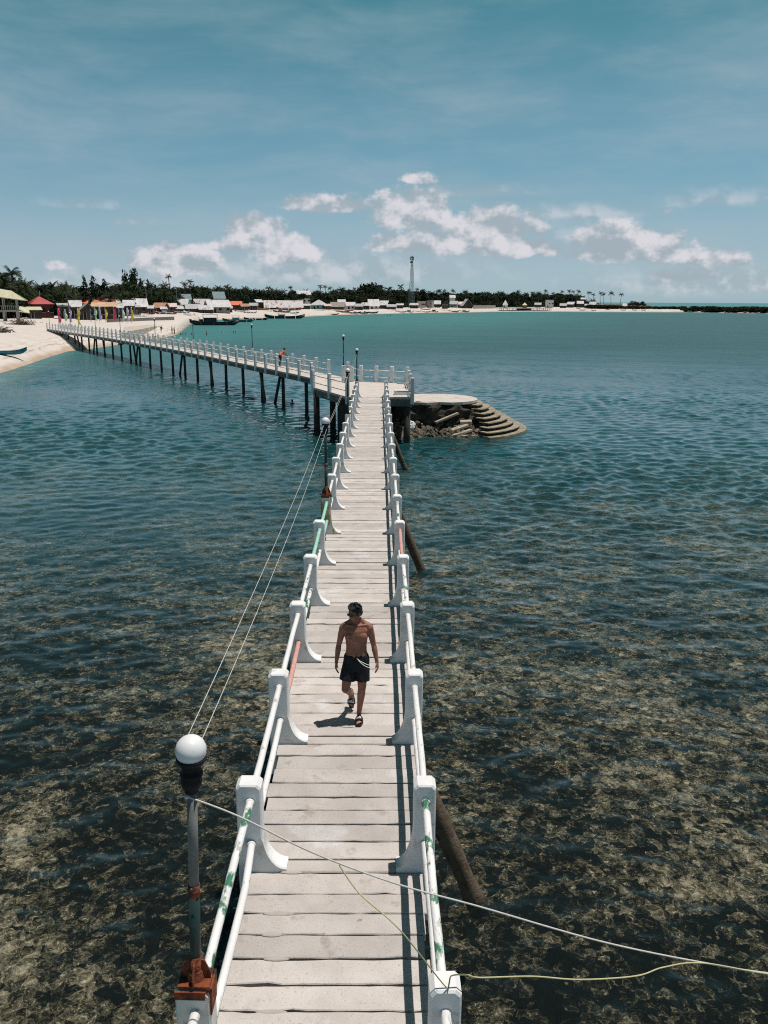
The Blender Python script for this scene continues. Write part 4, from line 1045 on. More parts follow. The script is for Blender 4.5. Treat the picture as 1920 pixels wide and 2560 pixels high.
# the wood behind the village: one mass of crowns nobody could count
def mass(name, label, cat, items, m):
    V, F = [], []; off = 0
    for (me, loc, rz, sc) in items:
        co = np.empty(len(me.vertices) * 3, np.float32); me.vertices.foreach_get('co', co); co = co.reshape(-1, 3)
        c, s = math.cos(rz), math.sin(rz)
        q = co * np.array(sc); q = np.stack([q[:, 0] * c - q[:, 1] * s, q[:, 0] * s + q[:, 1] * c, q[:, 2]], -1) + np.array(loc)
        li = np.empty(len(me.loops), np.int32); me.loops.foreach_get('vertex_index', li)
        tt = np.empty(len(me.polygons), np.int32); me.polygons.foreach_get('loop_total', tt)
        V.append(q); F.append((li + off, tt)); off += len(co)
    V = np.concatenate(V); li = np.concatenate([f[0] for f in F]); tt = np.concatenate([f[1] for f in F])
    me = bpy.data.meshes.new(name); me.vertices.add(len(V)); me.vertices.foreach_set('co', V.astype(np.float32).reshape(-1))
    me.loops.add(len(li)); me.loops.foreach_set('vertex_index', li)
    me.polygons.add(len(tt)); me.polygons.foreach_set('loop_start', np.concatenate([[0], np.cumsum(tt)[:-1]]).astype(np.int32)); me.polygons.foreach_set('loop_total', tt)
    me.materials.append(m); me.update(calc_edges=True); me.validate()
    return tag(link(name, me), label, cat, kind='stuff')
TY = [(-160, 690), (0, 688), (60, 708), (120, 708), (200, 714), (300, 708), (400, 710), (480, 714), (600, 719), (700, 723), (800, 723), (860, 720), (900, 714), (940, 714), (980, 719), (1050, 725), (1150, 727), (1250, 727), (1350, 728), (1420, 729), (1455, 736), (1470, 744), (1490, 748)]
items = []; px = -150.0
while px < 1488:
    yt = float(np.interp(px, [a for a, b in TY], [b for a, b in TY]))
    for row, (ex, dy) in enumerate(((0, 22), (22, 8), (48, 2))):
        if any(g0 - 3 < px < g1 + 3 for g0, g1 in GAPS): ex += 14
        d = wood_d(px) + ex + rnd.uniform(-5, 6); p = spot(px, d); q = px + rnd.uniform(-4, 4)
        h = height_to(p, q, yt + dy + 6 + rnd.uniform(-6, 7) + (9 if row == 0 else 0) * rnd.random())
        h = max(h, 3.0); k = rnd.random()
        if k < 0.62: me = broad_vars[rnd.randrange(4)]; w = h * rnd.uniform(0.9, 1.5)
        elif k < 0.80: me = casu_vars[rnd.randrange(3)]; w = h * rnd.uniform(1.0, 1.5)
        else: me = umb_vars[rnd.randrange(2)]; w = h * rnd.uniform(0.6, 0.9)
        items.append((me, tuple(p - Vector((0, 0, 0.5))), rnd.uniform(0, 6.28), (w, w, h + 0.5)))
        if rnd.random() < (0.25, 0.5, 0.75)[row]:
            R = rnd.uniform(3.4, 4.8); items.append((palm_vars[rnd.randrange(5)], tuple(p + Vector((rnd.uniform(-3, 3), 0, h * 0.93 - R * 0.15 + rnd.uniform(-1.5, 1.6)))), rnd.uniform(0, 6.28), (R, R, R)))
    px += 9.0 if px < 480 else 6.0
for pxx in np.arange(-150, 1500, 7):          # undergrowth that closes the foot of the wood
    p = spot(pxx, wood_d(pxx) + rnd.uniform(2, 10)); items.append((broad_vars[rnd.randrange(4)], tuple(p - Vector((0, 0, 2.0))), rnd.uniform(0, 6), (8, 8, rnd.uniform(5, 8))))
mass('wood', 'dark green wood of palms and broadleaf trees behind the village', 'wood', items, m_leaf)
items = []
for i in range(330):
    px = rnd.uniform(1706, 2100); d = rnd.uniform(700, 765) - (px - 1700) * 0.03
    a = ray(px, 770); an = math.atan2(a.x, a.y); d = shore_r(an) + rnd.uniform(0.5, 45)
    h = rnd.uniform(4.0, 6.5) * (0.75 if rnd.random() < .3 else 1) * (1.0 if px > 1730 else 0.8)
    items.append((broad_vars[rnd.randrange(4)], (d * math.sin(an), d * math.cos(an), WATER - 0.9), rnd.uniform(0, 6.28), (h * 1.8, h * 1.8, h)))
mass('mangrove_thicket', 'low dark mangrove thicket along the right-hand spit', 'mangrove', items, m_mang)
items = []
for i in range(230):
    px = rnd.uniform(1470, 1712); an = math.atan2(ray(px, 770).x, ray(px, 770).y); d = shore_r(an) + rnd.uniform(36, 62)
    h = rnd.uniform(1.6, 3.2) + max(0, (1600 - px) / 130) * 1.6
    items.append((broad_vars[rnd.randrange(4)], (d * math.sin(an), d * math.cos(an), zland(d * math.sin(an), d * math.cos(an)) - 0.6), rnd.uniform(0, 6.28), (h * 1.9, h * 1.9, h)))
mass('beach_scrub', 'brownish scrub on the low headland behind the right-hand beach', 'scrub', items, m_mang)

# ------------------------------------------------------------------ houses
def tin(name, a, b, rust, th=0.58): return mat(name, a, b, 0.35, 5, 0.55, 0.2, 2, stretch=(2.5, 1, 1), patch=[(rust, 0.22, th, 0.12), (tuple(v * 0.75 for v in a), 0.8, 0.56, 0.1)])
ROOF = {'white': tin('tin_white', (0.44, 0.44, 0.46), (0.58, 0.57, 0.58), (0.27, 0.24, 0.23), 0.55), 'rusty': tin('tin_rusty', (0.42, 0.41, 0.42), (0.54, 0.52, 0.52), (0.24, 0.11, 0.07), 0.53),
        'grey': tin('tin_grey', (0.34, 0.35, 0.36), (0.42, 0.42, 0.43), (0.22, 0.19, 0.17), 0.6), 'tan': tin('tin_tan', (0.48, 0.30, 0.17), (0.56, 0.44, 0.30), (0.30, 0.13, 0.06), 0.56),
        'coral': mat('roof_coral', (0.50, 0.14, 0.09), (0.58, 0.19, 0.12), 0.8, 5, 0.6), 'red': mat('roof_red', (0.36, 0.07, 0.07), (0.44, 0.10, 0.10), 0.8, 5, 0.6),
        'orange': mat('roof_orange', (0.62, 0.13, 0.06), (0.68, 0.17, 0.08), 0.8, 4, 0.6), 'brown': mat('roof_brown', (0.34, 0.17, 0.11), (0.42, 0.24, 0.16), 0.6, 5, 0.7),
        'thatch': mat('roof_thatch', (0.44, 0.42, 0.28), (0.56, 0.54, 0.40), 1.2, 6, 0.95, 0.7, 6), 'pink': tin('tin_pink', (0.58, 0.44, 0.42), (0.64, 0.54, 0.52), (0.50, 0.22, 0.17), 0.52),
        'yellow': mat('roof_straw', (0.60, 0.55, 0.30), (0.66, 0.62, 0.38), 1.0, 4, 0.9), 'greythatch': mat('roof_greythatch', (0.22, 0.20, 0.19), (0.32, 0.29, 0.27), 0.8, 5, 0.9)}
WALL = {'dark': mat('wall_dark_board', (0.035, 0.032, 0.03), (0.075, 0.065, 0.055), 0.8, 5, 0.9), 'brown': mat('wall_brown_board', (0.07, 0.045, 0.035), (0.12, 0.085, 0.065), 0.8, 5, 0.9), 'wine': mat('wall_wine', (0.10, 0.035, 0.035), (0.14, 0.05, 0.05), 1, 4, 0.85),
        'teal': mat('wall_teal', (0.14, 0.36, 0.36), (0.19, 0.42, 0.42), 0.8, 4, 0.8), 'white': mat('wall_white', (0.58, 0.57, 0.56), (0.68, 0.66, 0.65), 0.6, 4, 0.85), 'block': mat('wall_grey_block', (0.26, 0.24, 0.23), (0.36, 0.34, 0.32), 0.8, 5, 0.9),
        'pinkish': mat('wall_pinkish', (0.46, 0.37, 0.34), (0.56, 0.48, 0.45), 0.6, 5, 0.9), 'bluegrey': mat('wall_bluegrey', (0.16, 0.22, 0.24), (0.22, 0.28, 0.30), 0.8, 4, 0.85)}
m_open = mat('dark_opening', (0.010, 0.010, 0.012), (0.016, 0.016, 0.018), 3, 2, 0.8)
m_frame = mat('pale_frame', (0.40, 0.39, 0.37), (0.48, 0.47, 0.45), 2, 3, 0.8)
def house(x0, x1, y_ridge, y_eave, y_base, roof, wall, label, kind='gable', yaw=0.0, depth=None, name='house', win=2, door=True, cat='house', over=0.08, extra=0.0):
    px = (x0 + x1) / 2
    p = land(px, y_base)
    if extra >= 12: p = spot(px, wood_d(px) - 9)
    elif extra: p = spot(px, math.hypot(p.x, p.y) + extra)
    k = mpp(p); w = (x1 - x0) * k; hw = max((y_base - y_eave) * k - extra * 0.0, 1.6); rh = max((y_eave - y_ridge) * k, 0.5)
    if extra: hw = max(height_to(p, px, y_eave), 2.0)
    d = depth if depth else max(3.5, min(0.75 * w, 8))
    az = math.atan2(p.x, p.y)
    t = thing(name, label, cat, p, -az + rad(yaw), 'beach houses')
    X, Y = w / 2, d
    # walls: shell of four sides (front is at local y = 0, towards the bay)
    b = MB(); th = 0.12
    gz = rh * 0.96 if kind == 'gable_front' else 0
    poly = [(-X, -0.4), (X, -0.4), (X, hw)] + ([(0, hw + gz)] if gz else []) + [(-X, hw)]
    b.slab_y(poly, 0, th); b.slab_y(poly, Y - th, Y)
    if kind == 'gable':
        for s in (-1, 1):
            q = [(0, -0.4), (Y, -0.4), (Y, hw), (Y / 2, hw + rh * 0.94), (0, hw)]
            vs = [(s * X, y, z) for y, z in q] + [(s * (X - th), y, z) for y, z in q]; n_ = 5
            b.add(vs, [(0, 1, 2, 3, 4) if s > 0 else (4, 3, 2, 1, 0), (9, 8, 7, 6, 5) if s > 0 else (5, 6, 7, 8, 9)] + [(i, (i + 1) % n_, n_ + (i + 1) % n_, n_ + i) for i in range(n_)])
    else:
        for s in (-1, 1): b.box((s * (X - th / 2), Y / 2, (hw - 0.4) / 2), (th, Y - 2 * th, hw + 0.4))
    b.build('wall', WALL[wall], t)
    # roof
    b = MB(); o = max(0.35, over * w); T = 0.09
    def sheet(q):
        q = [Vector(v) for v in q]; n3 = (q[1] - q[0]).cross(q[2] - q[0]).normalized()
        if n3.z < 0: q = q[::-1]; n3 = -n3
        m_ = len(q); b.add(q + [v - n3 * T for v in q], [tuple(range(m_)), tuple(range(2 * m_ - 1, m_ - 1, -1))] + [(i, m_ + i, m_ + (i + 1) % m_, (i + 1) % m_) for i in range(m_)])
    zt = hw + rh; ze = hw - 0.02
    if kind == 'gable':
        dz = rh / (Y / 2) * o
        sheet([(-X - o, -o, ze - dz + 0.1), (X + o, -o, ze - dz + 0.1), (X + o, Y / 2, zt + 0.1), (-X - o, Y / 2, zt + 0.1)])
        sheet([(X + o, Y + o, ze - dz + 0.1), (-X - o, Y + o, ze - dz + 0.1), (-X - o, Y / 2, zt + 0.1), (X + o, Y / 2, zt + 0.1)])
    elif kind == 'gable_front':
        dz = rh / X * o
        sheet([(-X - o, Y + o, ze - dz + 0.1), (-X - o, -o, ze - dz + 0.1), (0, -o, zt + 0.1), (0, Y + o, zt + 0.1)])
        sheet([(X + o, -o, ze - dz + 0.1), (X + o, Y + o, ze - dz + 0.1), (0, Y + o, zt + 0.1), (0, -o, zt + 0.1)])
    elif kind == 'hip':
        rx = max(X - Y * 0.45, X * 0.08)
        c = [(-X - o, -o, ze), (X + o, -o, ze), (X + o, Y + o, ze), (-X - o, Y + o, ze)]; r0, r1 = (-rx, Y / 2, zt), (rx, Y / 2, zt)
        sheet([c[0], c[1], r1, r0]); sheet([c[2], c[3], r0, r1]); sheet([c[1], c[2], r1]); sheet([c[3], c[0], r0])
    elif kind == 'shed':
        sheet([(-X - o, -o, ze), (X + o, -o, ze), (X + o, Y + o, zt), (-X - o, Y + o, zt)])
    elif kind == 'flat':
        b.box((0, Y / 2, hw + 0.1), (w + 0.3, Y + 0.3, 0.2))
    b.build('roof', ROOF[roof] if roof in ROOF else WALL[roof], t)
    hh = min(hw * 0.72, 2.1)
    if door:
        dx = -X * 0.45
        dd = MB().box((dx, -0.03, hh / 2), (min(1.1, w * .2), 0.05, hh)).build('door', m_open, t)
        MB().box((dx - min(1.1, w * .2) / 2 - 0.05, -0.045, hh / 2), (0.09, 0.07, hh)).box((dx + min(1.1, w * .2) / 2 + 0.05, -0.045, hh / 2), (0.09, 0.07, hh)).build('frame', m_frame, dd)
    for i in range(win):
        xw = X * (0.05 + 0.75 * i / max(win - 1, 1)) if win > 1 else X * 0.4
        ww = min(1.3, w * 0.16); wh = min(1.1, hw * .4)
        wd = MB().box((xw, -0.02, hw * 0.55), (ww, 0.05, wh)).build('window', m_open, t)
        MB().box((xw, -0.05, hw * 0.55 - wh / 2 - 0.04), (ww + 0.2, 0.1, 0.08)).build('sill', m_frame, wd)
    return t
H = house
H(86, 134, 743, 761, 795, 'red', 'wine', 'wine-walled house under a red hipped roof left of the banners', 'hip', 8, 12, win=2)
H(176, 204, 752, 768, 797, 'white', 'dark', 'dark shop with a white slanting roof behind the red banner', 'shed', 0, 6)
H(193, 277, 748, 757, 793, 'coral', 'brown', 'long shop row under a coral-red tin roof', 'gable', -4, 9, win=3, extra=8)
H(233, 288, 757, 767, 798, 'tan', 'dark', 'shop front under a rusty tan tin roof in front of the coral roof', 'shed', -4, 6, win=2)
H(204, 240, 760, 775, 800, 'greythatch', 'dark', 'dark gabled hut behind the yellow banner', 'gable_front', 6, 6, win=1)
H(278, 305, 750, 763, 790, 'rusty', 'dark', 'shed with a patchy white and black tin roof', 'shed', 8, 6)
H(307, 334, 751, 765, 790, 'white', 'dark', 'hut under a plain white tin roof right of the patchy shed', 'shed', -6, 6)
H(338, 370, 748, 766, 784, 'white', 'brown', 'low shack with stacked white roof sheets left of the utility pole', 'gable', 10, 6, win=1)
H(381, 409, 758, 769, 783, 'brown', 'dark', 'hut with a brown tin roof sloping to the right', 'gable', -20, 7, win=1)
H(414, 442, 759, 767, 781, 'pink', 'brown', 'hut with a pinkish rust-stained roof', 'gable', 5, 6)
H(428, 466, 748, 760, 777, 'white', 'dark', 'long hut with a white tin roof behind the pinkish roof', 'gable', -8, 7, extra=14)
H(457, 478, 736, 748, 768, 'bluegrey', 'teal', 'teal hut half hidden in the trees above the white tin roofs', 'gable', 10, 5, win=1, extra=30)
H(467, 501, 761, 771, 780, 'grey', 'brown', 'hut with a grey tin roof above the moored dark boat', 'gable', 6, 6)
H(485, 521, 748, 762, 776, 'rusty', 'block', 'house with a striped tin roof behind the grey-roofed hut', 'gable', -6, 7, extra=12)
H(524, 576, 751, 766, 783, 'white', 'block', 'largest white tin-roofed boathouse with a bare grey gable wall', 'gable', 14, 9, win=2)
H(500, 532, 765, 775, 783, 'white', 'dark', 'low white-roofed shelter in front of the striped roof', 'shed', 4, 5, win=0)
H(578, 604, 754, 762, 775, 'orange', 'dark', 'small hut with a bright orange roof', 'gable', 0, 6, win=1)
H(536, 563, 730, 745, 764, 'bluegrey', 'bluegrey', 'blue-grey gabled house up among the trees', 'gable', 12, 7, win=1, extra=40)
H(643, 659, 749, 756, 773, 'white', 'dark', 'tiny shack with a tilted white roof left of the rust-streaked roof', 'shed', 15, 5, win=0)
H(667, 752, 752, 765, 774, 'rusty', 'dark', 'long low shed with a rust-streaked tin roof', 'gable', 3, 9, win=3)
H(753, 775, 760, 764, 773, 'white', 'dark', 'flat white-roofed shelter left of the teal house', 'shed', 0, 6, win=0)
H(776, 812, 750, 763, 773, 'rusty', 'teal', 'teal house under a red and white hipped roof', 'hip', -10, 10, win=2)
H(745, 776, 727, 736, 752, 'white', 'white', 'white building standing high among the trees', 'gable', 8, 8, win=2, extra=30)
H(827, 859, 756, 766, 774, 'greythatch', 'brown', 'grey thatched shelter right of the teal house', 'gable', -5, 8, win=0)
H(866, 888, 756, 764, 774, 'white', 'white', 'white-walled house with a torn white roof under the flat-topped tree', 'gable', 6, 8, win=1)
H(845, 863, 749, 757, 768, 'white', 'bluegrey', 'small white-roofed house behind the grey thatched shelter', 'gable', 0, 7, win=1, extra=16)
H(923, 948, 749, 764, 773, 'white', 'white', 'left one of two white-roofed sheds below the domed tree', 'gable', 9, 8, win=1)
H(947, 967, 752, 763, 772, 'white', 'dark', 'right one of two white-roofed sheds, with a sagging roof', 'shed', -8, 8, win=0)
H(992, 1008, 759, 763, 771, 'white', 'dark', 'small flat white-roofed stall left of the grey wall', 'shed', 0, 6, win=0)
H(1045, 1064, 752, 754, 769.5, 'pinkish', 'pinkish', 'roofless pinkish concrete building with three window holes', 'flat', 5, 9, win=3, door=False)
H(1066, 1080, 750, 752, 769.5, 'block', 'block', 'grey concrete tower house beside the pinkish building', 'flat', -12, 8, win=1)
H(1086, 1101, 752, 760, 769, 'white', 'dark', 'white-roofed hut right of the grey tower house', 'gable', 0, 7, win=1)
H(1107, 1124, 752, 761, 770, 'grey', 'dark', 'dark gabled hut facing the bay', 'gable_front', 0, 8, win=0)
H(1105, 1119, 762, 763, 772, 'pinkish', 'brown', 'small square brown kiosk on the sand', 'flat', 0, 6, win=1)
H(1125, 1142, 753, 760, 769, 'grey', 'bluegrey', 'hut with a pale grey roof left of the purple-roofed shed', 'gable', -6, 8, win=1)
H(1146, 1165, 755, 761, 770, 'pink', 'brown', 'shed with a purplish tin roof', 'gable', 4, 8, win=1)
H(1158, 1181, 748, 763, 771, 'white', 'dark', 'white A-shaped roof house beside the grey sea wall', 'gable_front', 14, 9, win=0)
H(1125, 1138, 738, 744, 756, 'white', 'white', 'small white house high in the trees above the grey-roofed hut', 'gable', 6, 7, win=1, extra=40)
H(1257, 1269, 751, 762, 770, 'white', 'white', 'white two-tier gazebo behind the sea wall', 'hip', 0, 6, name='gazebo', win=0, cat='gazebo')
H(1306, 1317, 757, 763, 770, 'yellow', 'brown', 'straw-yellow gazebo behind the long timber pier', 'hip', 0, 5, name='gazebo', win=0, cat='gazebo')
H(1364, 1383, 749, 751, 769.5, 'white', 'white', 'white two-storey house at the right end of the pier', 'flat', 4, 9, win=2)
H(1337, 1352, 757, 762, 769, 'grey', 'dark', 'low grey-roofed shed left of the white two-storey house', 'shed', 0, 7, win=0)
H(1416, 1432, 755, 761, 769, 'white', 'dark', 'white-roofed hut first on the headland beach', 'shed', -10, 8, win=0)
H(1443, 1458, 753, 759, 769, 'white', 'dark', 'white-roofed hut second on the headland beach', 'gable', 5, 8, win=0)
H(1452, 1463, 744, 748, 762, 'white', 'dark', 'small white roof high behind the headland huts', 'shed', 0, 6, win=0, extra=30)
H(1462, 1474, 760, 764, 770, 'white', 'brown', 'low white-roofed stall third on the headland beach', 'shed', 0, 6, win=0)
H(1473, 1488, 755, 762, 770, 'white', 'dark', 'white-roofed hut fourth on the headland beach, below the palms', 'gable', -8, 8, win=0)
H(1557, 1566, 759, 764, 769, 'white', 'white', 'tiny white hut alone beyond the last palm', 'gable', 0, 6, win=0)
H(1568, 1583, 762, 765, 769, 'grey', 'dark', 'low grey boat shelter beside the tiny white hut', 'shed', 0, 6, win=0)

H(150, 176, 759, 766, 797, 'grey', 'dark', 'dark stall with a grey roof behind the mint banner', 'shed', 3, 5, win=0, name='stall', cat='stall')
H(289, 308, 764, 770, 797, 'white', 'brown', 'low stall with a white awning behind the right red banner', 'shed', -3, 5, win=0, name='stall', cat='stall')
H(340, 352, 763, 768, 788, 'grey', 'dark', 'narrow dark shack right of the last yellow banner', 'shed', 6, 5, win=0)
H(371, 383, 765, 771, 786, 'rusty', 'brown', 'small rusty-roofed shack left of the brown-roofed hut', 'gable', -8, 5, win=1)
H(404, 418, 767, 773, 784, 'white', 'dark', 'small white-roofed lean-to right of the brown-roofed hut', 'shed', 4, 5, win=0)
H(442, 459, 765, 772, 782, 'rusty', 'dark', 'small patchy-roofed shack behind the green beached boat', 'gable', 10, 5, win=1)
H(564, 581, 766, 771, 781, 'grey', 'brown', 'low grey lean-to against the largest boathouse', 'shed', 0, 5, win=0)
H(604, 622, 760, 766, 776, 'brown', 'dark', 'dark hut with a brown roof right of the orange roof', 'gable', 12, 6, win=1)
H(623, 643, 758, 764, 775, 'grey', 'brown', 'grey-roofed hut between the brown-roofed hut and the tilted white roof', 'gable', -6, 6, win=1)
H(812, 828, 760, 765, 774, 'pink', 'brown', 'small pink-roofed shack between teal house and grey thatch', 'shed', 3, 6, win=0)
H(888, 906, 760, 766, 775, 'grey', 'dark', 'grey-roofed hut right of the white-walled house', 'gable', -4, 7, win=1)
H(906, 923, 757, 764, 774, 'rusty', 'dark', 'rust-patched hut left of the two white-roofed sheds', 'gable', 8, 7, win=1)
H(968, 990, 761, 767, 773, 'grey', 'brown', 'low grey boat shelter right of the sagging white roof', 'shed', 0, 7, win=0)
H(1024, 1044, 758, 763, 771, 'rusty', 'dark', 'rusty-roofed shack left of the pinkish building', 'shed', -5, 7, win=0)
H(1400, 1415, 759, 764, 770, 'grey', 'dark', 'grey-roofed hut just right of the white two-storey house', 'gable', 0, 7, win=0)
H(1490, 1506, 761, 766, 770.5, 'grey', 'brown', 'low grey shack at the right end of the headland huts', 'shed', 0, 6, win=0)

# raised viewing hut on columns at the left edge
def raised_hut():
    p = land(28, 803); k = mpp(p); w = 37 * k; d = 3.6; az = math.atan2(p.x, p.y)
    t = thing('raised_hut', 'two-storey open hut on concrete columns with outside stair at the left edge', 'hut', p, -az + rad(-6))
    m_conc = mat('hut_concrete', (0.34, 0.32, 0.29), (0.44, 0.42, 0.39), 1, 5, 0.9, 0.3, 8)
    zf = 25 * k; zr = 56 * k
    for x in (-w / 2 + 0.3, w / 2 - 0.3):
        for y in (0.2, d - 0.2): MB().box((x, y, zf / 2 - 0.2), (0.5, 0.5, zf + 0.4)).build('column', m_conc, t); MB().box((x, y, (zf + zr) / 2), (0.25, 0.25, zr - zf)).build('roof_post', m_conc, t)
    MB().box((0, d / 2, zf), (w + 0.8, d + 0.8, 0.35)).build('floor_slab', m_conc, t)
    for i in range(9): MB().box((-w / 2 + w * i / 8, -0.3, zf + 0.65), (0.07, 0.07, 1.0)).build('baluster', m_frame, t)
    MB().box((0, -0.3, zf + 1.15), (w + 0.6, 0.1, 0.1)).build('handrail', m_frame, t)
    # sloping pale thatch roof
    b = MB(); o = 0.8
    q = [(-w / 2 - 0.5, -o, zr + 0.3), (w / 2 + 2.0, -o, zr - 0.5), (w / 2 - 1.2, d / 2, zr + 1.7), (-w / 2 - 0.6, d / 2, zr + 2.2)]
    b.add(q + [(x, y, z - 0.18) for x, y, z in q], [(0, 1, 2, 3), (7, 6, 5, 4)] + [(i, 4 + i, 4 + (i + 1) % 4, (i + 1) % 4) for i in range(4)])
    q = [(w / 2 + 2.0, d + o, zr - 0.5), (-w / 2 - 0.5, d + o, zr + 0.3), (-w / 2 - 0.6, d / 2, zr + 2.2), (w / 2 - 1.2, d / 2, zr + 1.7)]
    b.add(q + [(x, y, z - 0.18) for x, y, z in q], [(0, 1, 2, 3), (7, 6, 5, 4)] + [(i, 4 + i, 4 + (i + 1) % 4, (i + 1) % 4) for i in range(4)])
    b.build('roof', ROOF['thatch'], t)
    st = MB()
    for i in range(12): st.box((-w / 2 - 0.4 - 0.28 * (11 - i), 0.6, zf / 12 * (i + 0.5)), (0.36, 1.0, 0.14))
    st.build('stair', m_conc, t)
    b = MB(); q = [(w / 2 + 0.2, -1.0, zf - 0.1), (w / 2 + 2.6, -1.0, zf - 0.5), (w / 2 + 2.2, 1.8, zf + 0.7), (w / 2 + 0.2, 1.8, zf + 1.1)]
    b.add(q + [(x, y, z - 0.12) for x, y, z in q], [(0, 1, 2, 3), (7, 6, 5, 4)] + [(i, 4 + i, 4 + (i + 1) % 4, (i + 1) % 4) for i in range(4)]); b.build('awning', ROOF['thatch'], t)
raised_hut()
H(75, 104, 768, 775, 797, 'thatch', 'dark', 'open stall with a pale awning between raised hut and red-roofed house', 'shed', 4, 5, win=0, name='stall', cat='stall')

# ------------------------------------------------------------------ walls, ramps and the far pier
m_ramp = mat('ramp_concrete', (0.40, 0.35, 0.30), (0.52, 0.47, 0.42), 0.5, 6, 0.93, 0.4, 6, patch=[((0.26, 0.19, 0.13), 0.9, 0.57, 0.1)])
m_sea = mat('sea_wall', (0.13, 0.12, 0.12), (0.20, 0.19, 0.18), 0.6, 6, 0.92, 0.4, 6)
def wall_between(name, a, b_, h, th, m, label, cat='wall'):
    A, B = land(*a), land(*b_); d = B - A; L = d.length; z = min(A.z, B.z)
    o = MB().box((0, 0, h / 2 - 0.4), (L, th, h + 0.8), ch=0.03).build(name, m, None, loc=((A.x + B.x) / 2, (A.y + B.y) / 2, z))
    o.rotation_euler = (0, 0, math.atan2(d.y, d.x)); return tag(o, label, cat)
wall_between('sea_wall', (269, 806), (434, 800), 0.95, 0.5, m_sea, 'long low dark wall on the sand behind the banners')
wall_between('sea_wall', (1012, 768), (1045, 768), 3.6, 0.4, WALL['block'], 'grey block fence wall left of the pinkish building')
wall_between('sea_wall', (1183, 772), (1238, 771), 2.7, 0.5, WALL['block'], 'grey sea wall between the A-shaped roof and the timber pier')
def ramp(name, corners, ztop, label):
    q = [at(x, y, ztop) for x, y in corners]; c = sum(q, Vector()) / len(q); q2 = [(v.x - c.x, v.y - c.y) for v in q]
    ar = sum(q2[i][0] * q2[(i + 1) % 4][1] - q2[(i + 1) % 4][0] * q2[i][1] for i in range(4))
    if ar < 0: q2 = q2[::-1]
    tag(MB().prism(q2, -1.9, 0).build(name, m_ramp, None, loc=(c.x, c.y, ztop)), label, 'ramp')
ramp('concrete_ramp', [(300, 833), (392, 815), (386, 805), (312, 816)], -0.55, 'broad brown-stained concrete ramp on the beach behind the jetty')
ramp('concrete_ramp', [(396, 816), (449, 804), (446, 801), (388, 809.5)], -0.75, 'narrow concrete slipway running down to the moored boats')
def far_pier():
    a, b_ = at(1249, 775, -0.6), at(1378, 774, -0.6)
    a, b_ = land(1249, 777.0), land(1378, 776.5); a.z = b_.z = WATER
    d = b_ - a; L = d.length
    t = thing('timber_pier', 'long dark timber pier on the far shore below the gazebos', 'pier', a, math.atan2(d.y, d.x))
    MB().box((L / 2, 2.2, 2.75), (L, 4.5, 0.3)).build('deck', m_frame, t)
    MB().box((L * 0.52, 3.9, 1.2), (L * 0.28, 0.4, 2.7)).build('back_wall', m_pile, t)
    for i in range(27):
        x = L * i / 26
        MB().tube([(x, 0.2, -1.0), (x + (0.6 if i % 3 == 0 else 0), 0.2, 2.6)], 0.22, 6).build('pile', m_pile, t)
        MB().box((x, 0.1, 3.4), (0.12, 0.12, 1.1)).build('rail_post', m_frame, t)
    MB().box((L / 2, 0.1, 3.9), (L, 0.1, 0.12)).build('handrail', m_frame, t)
far_pier()

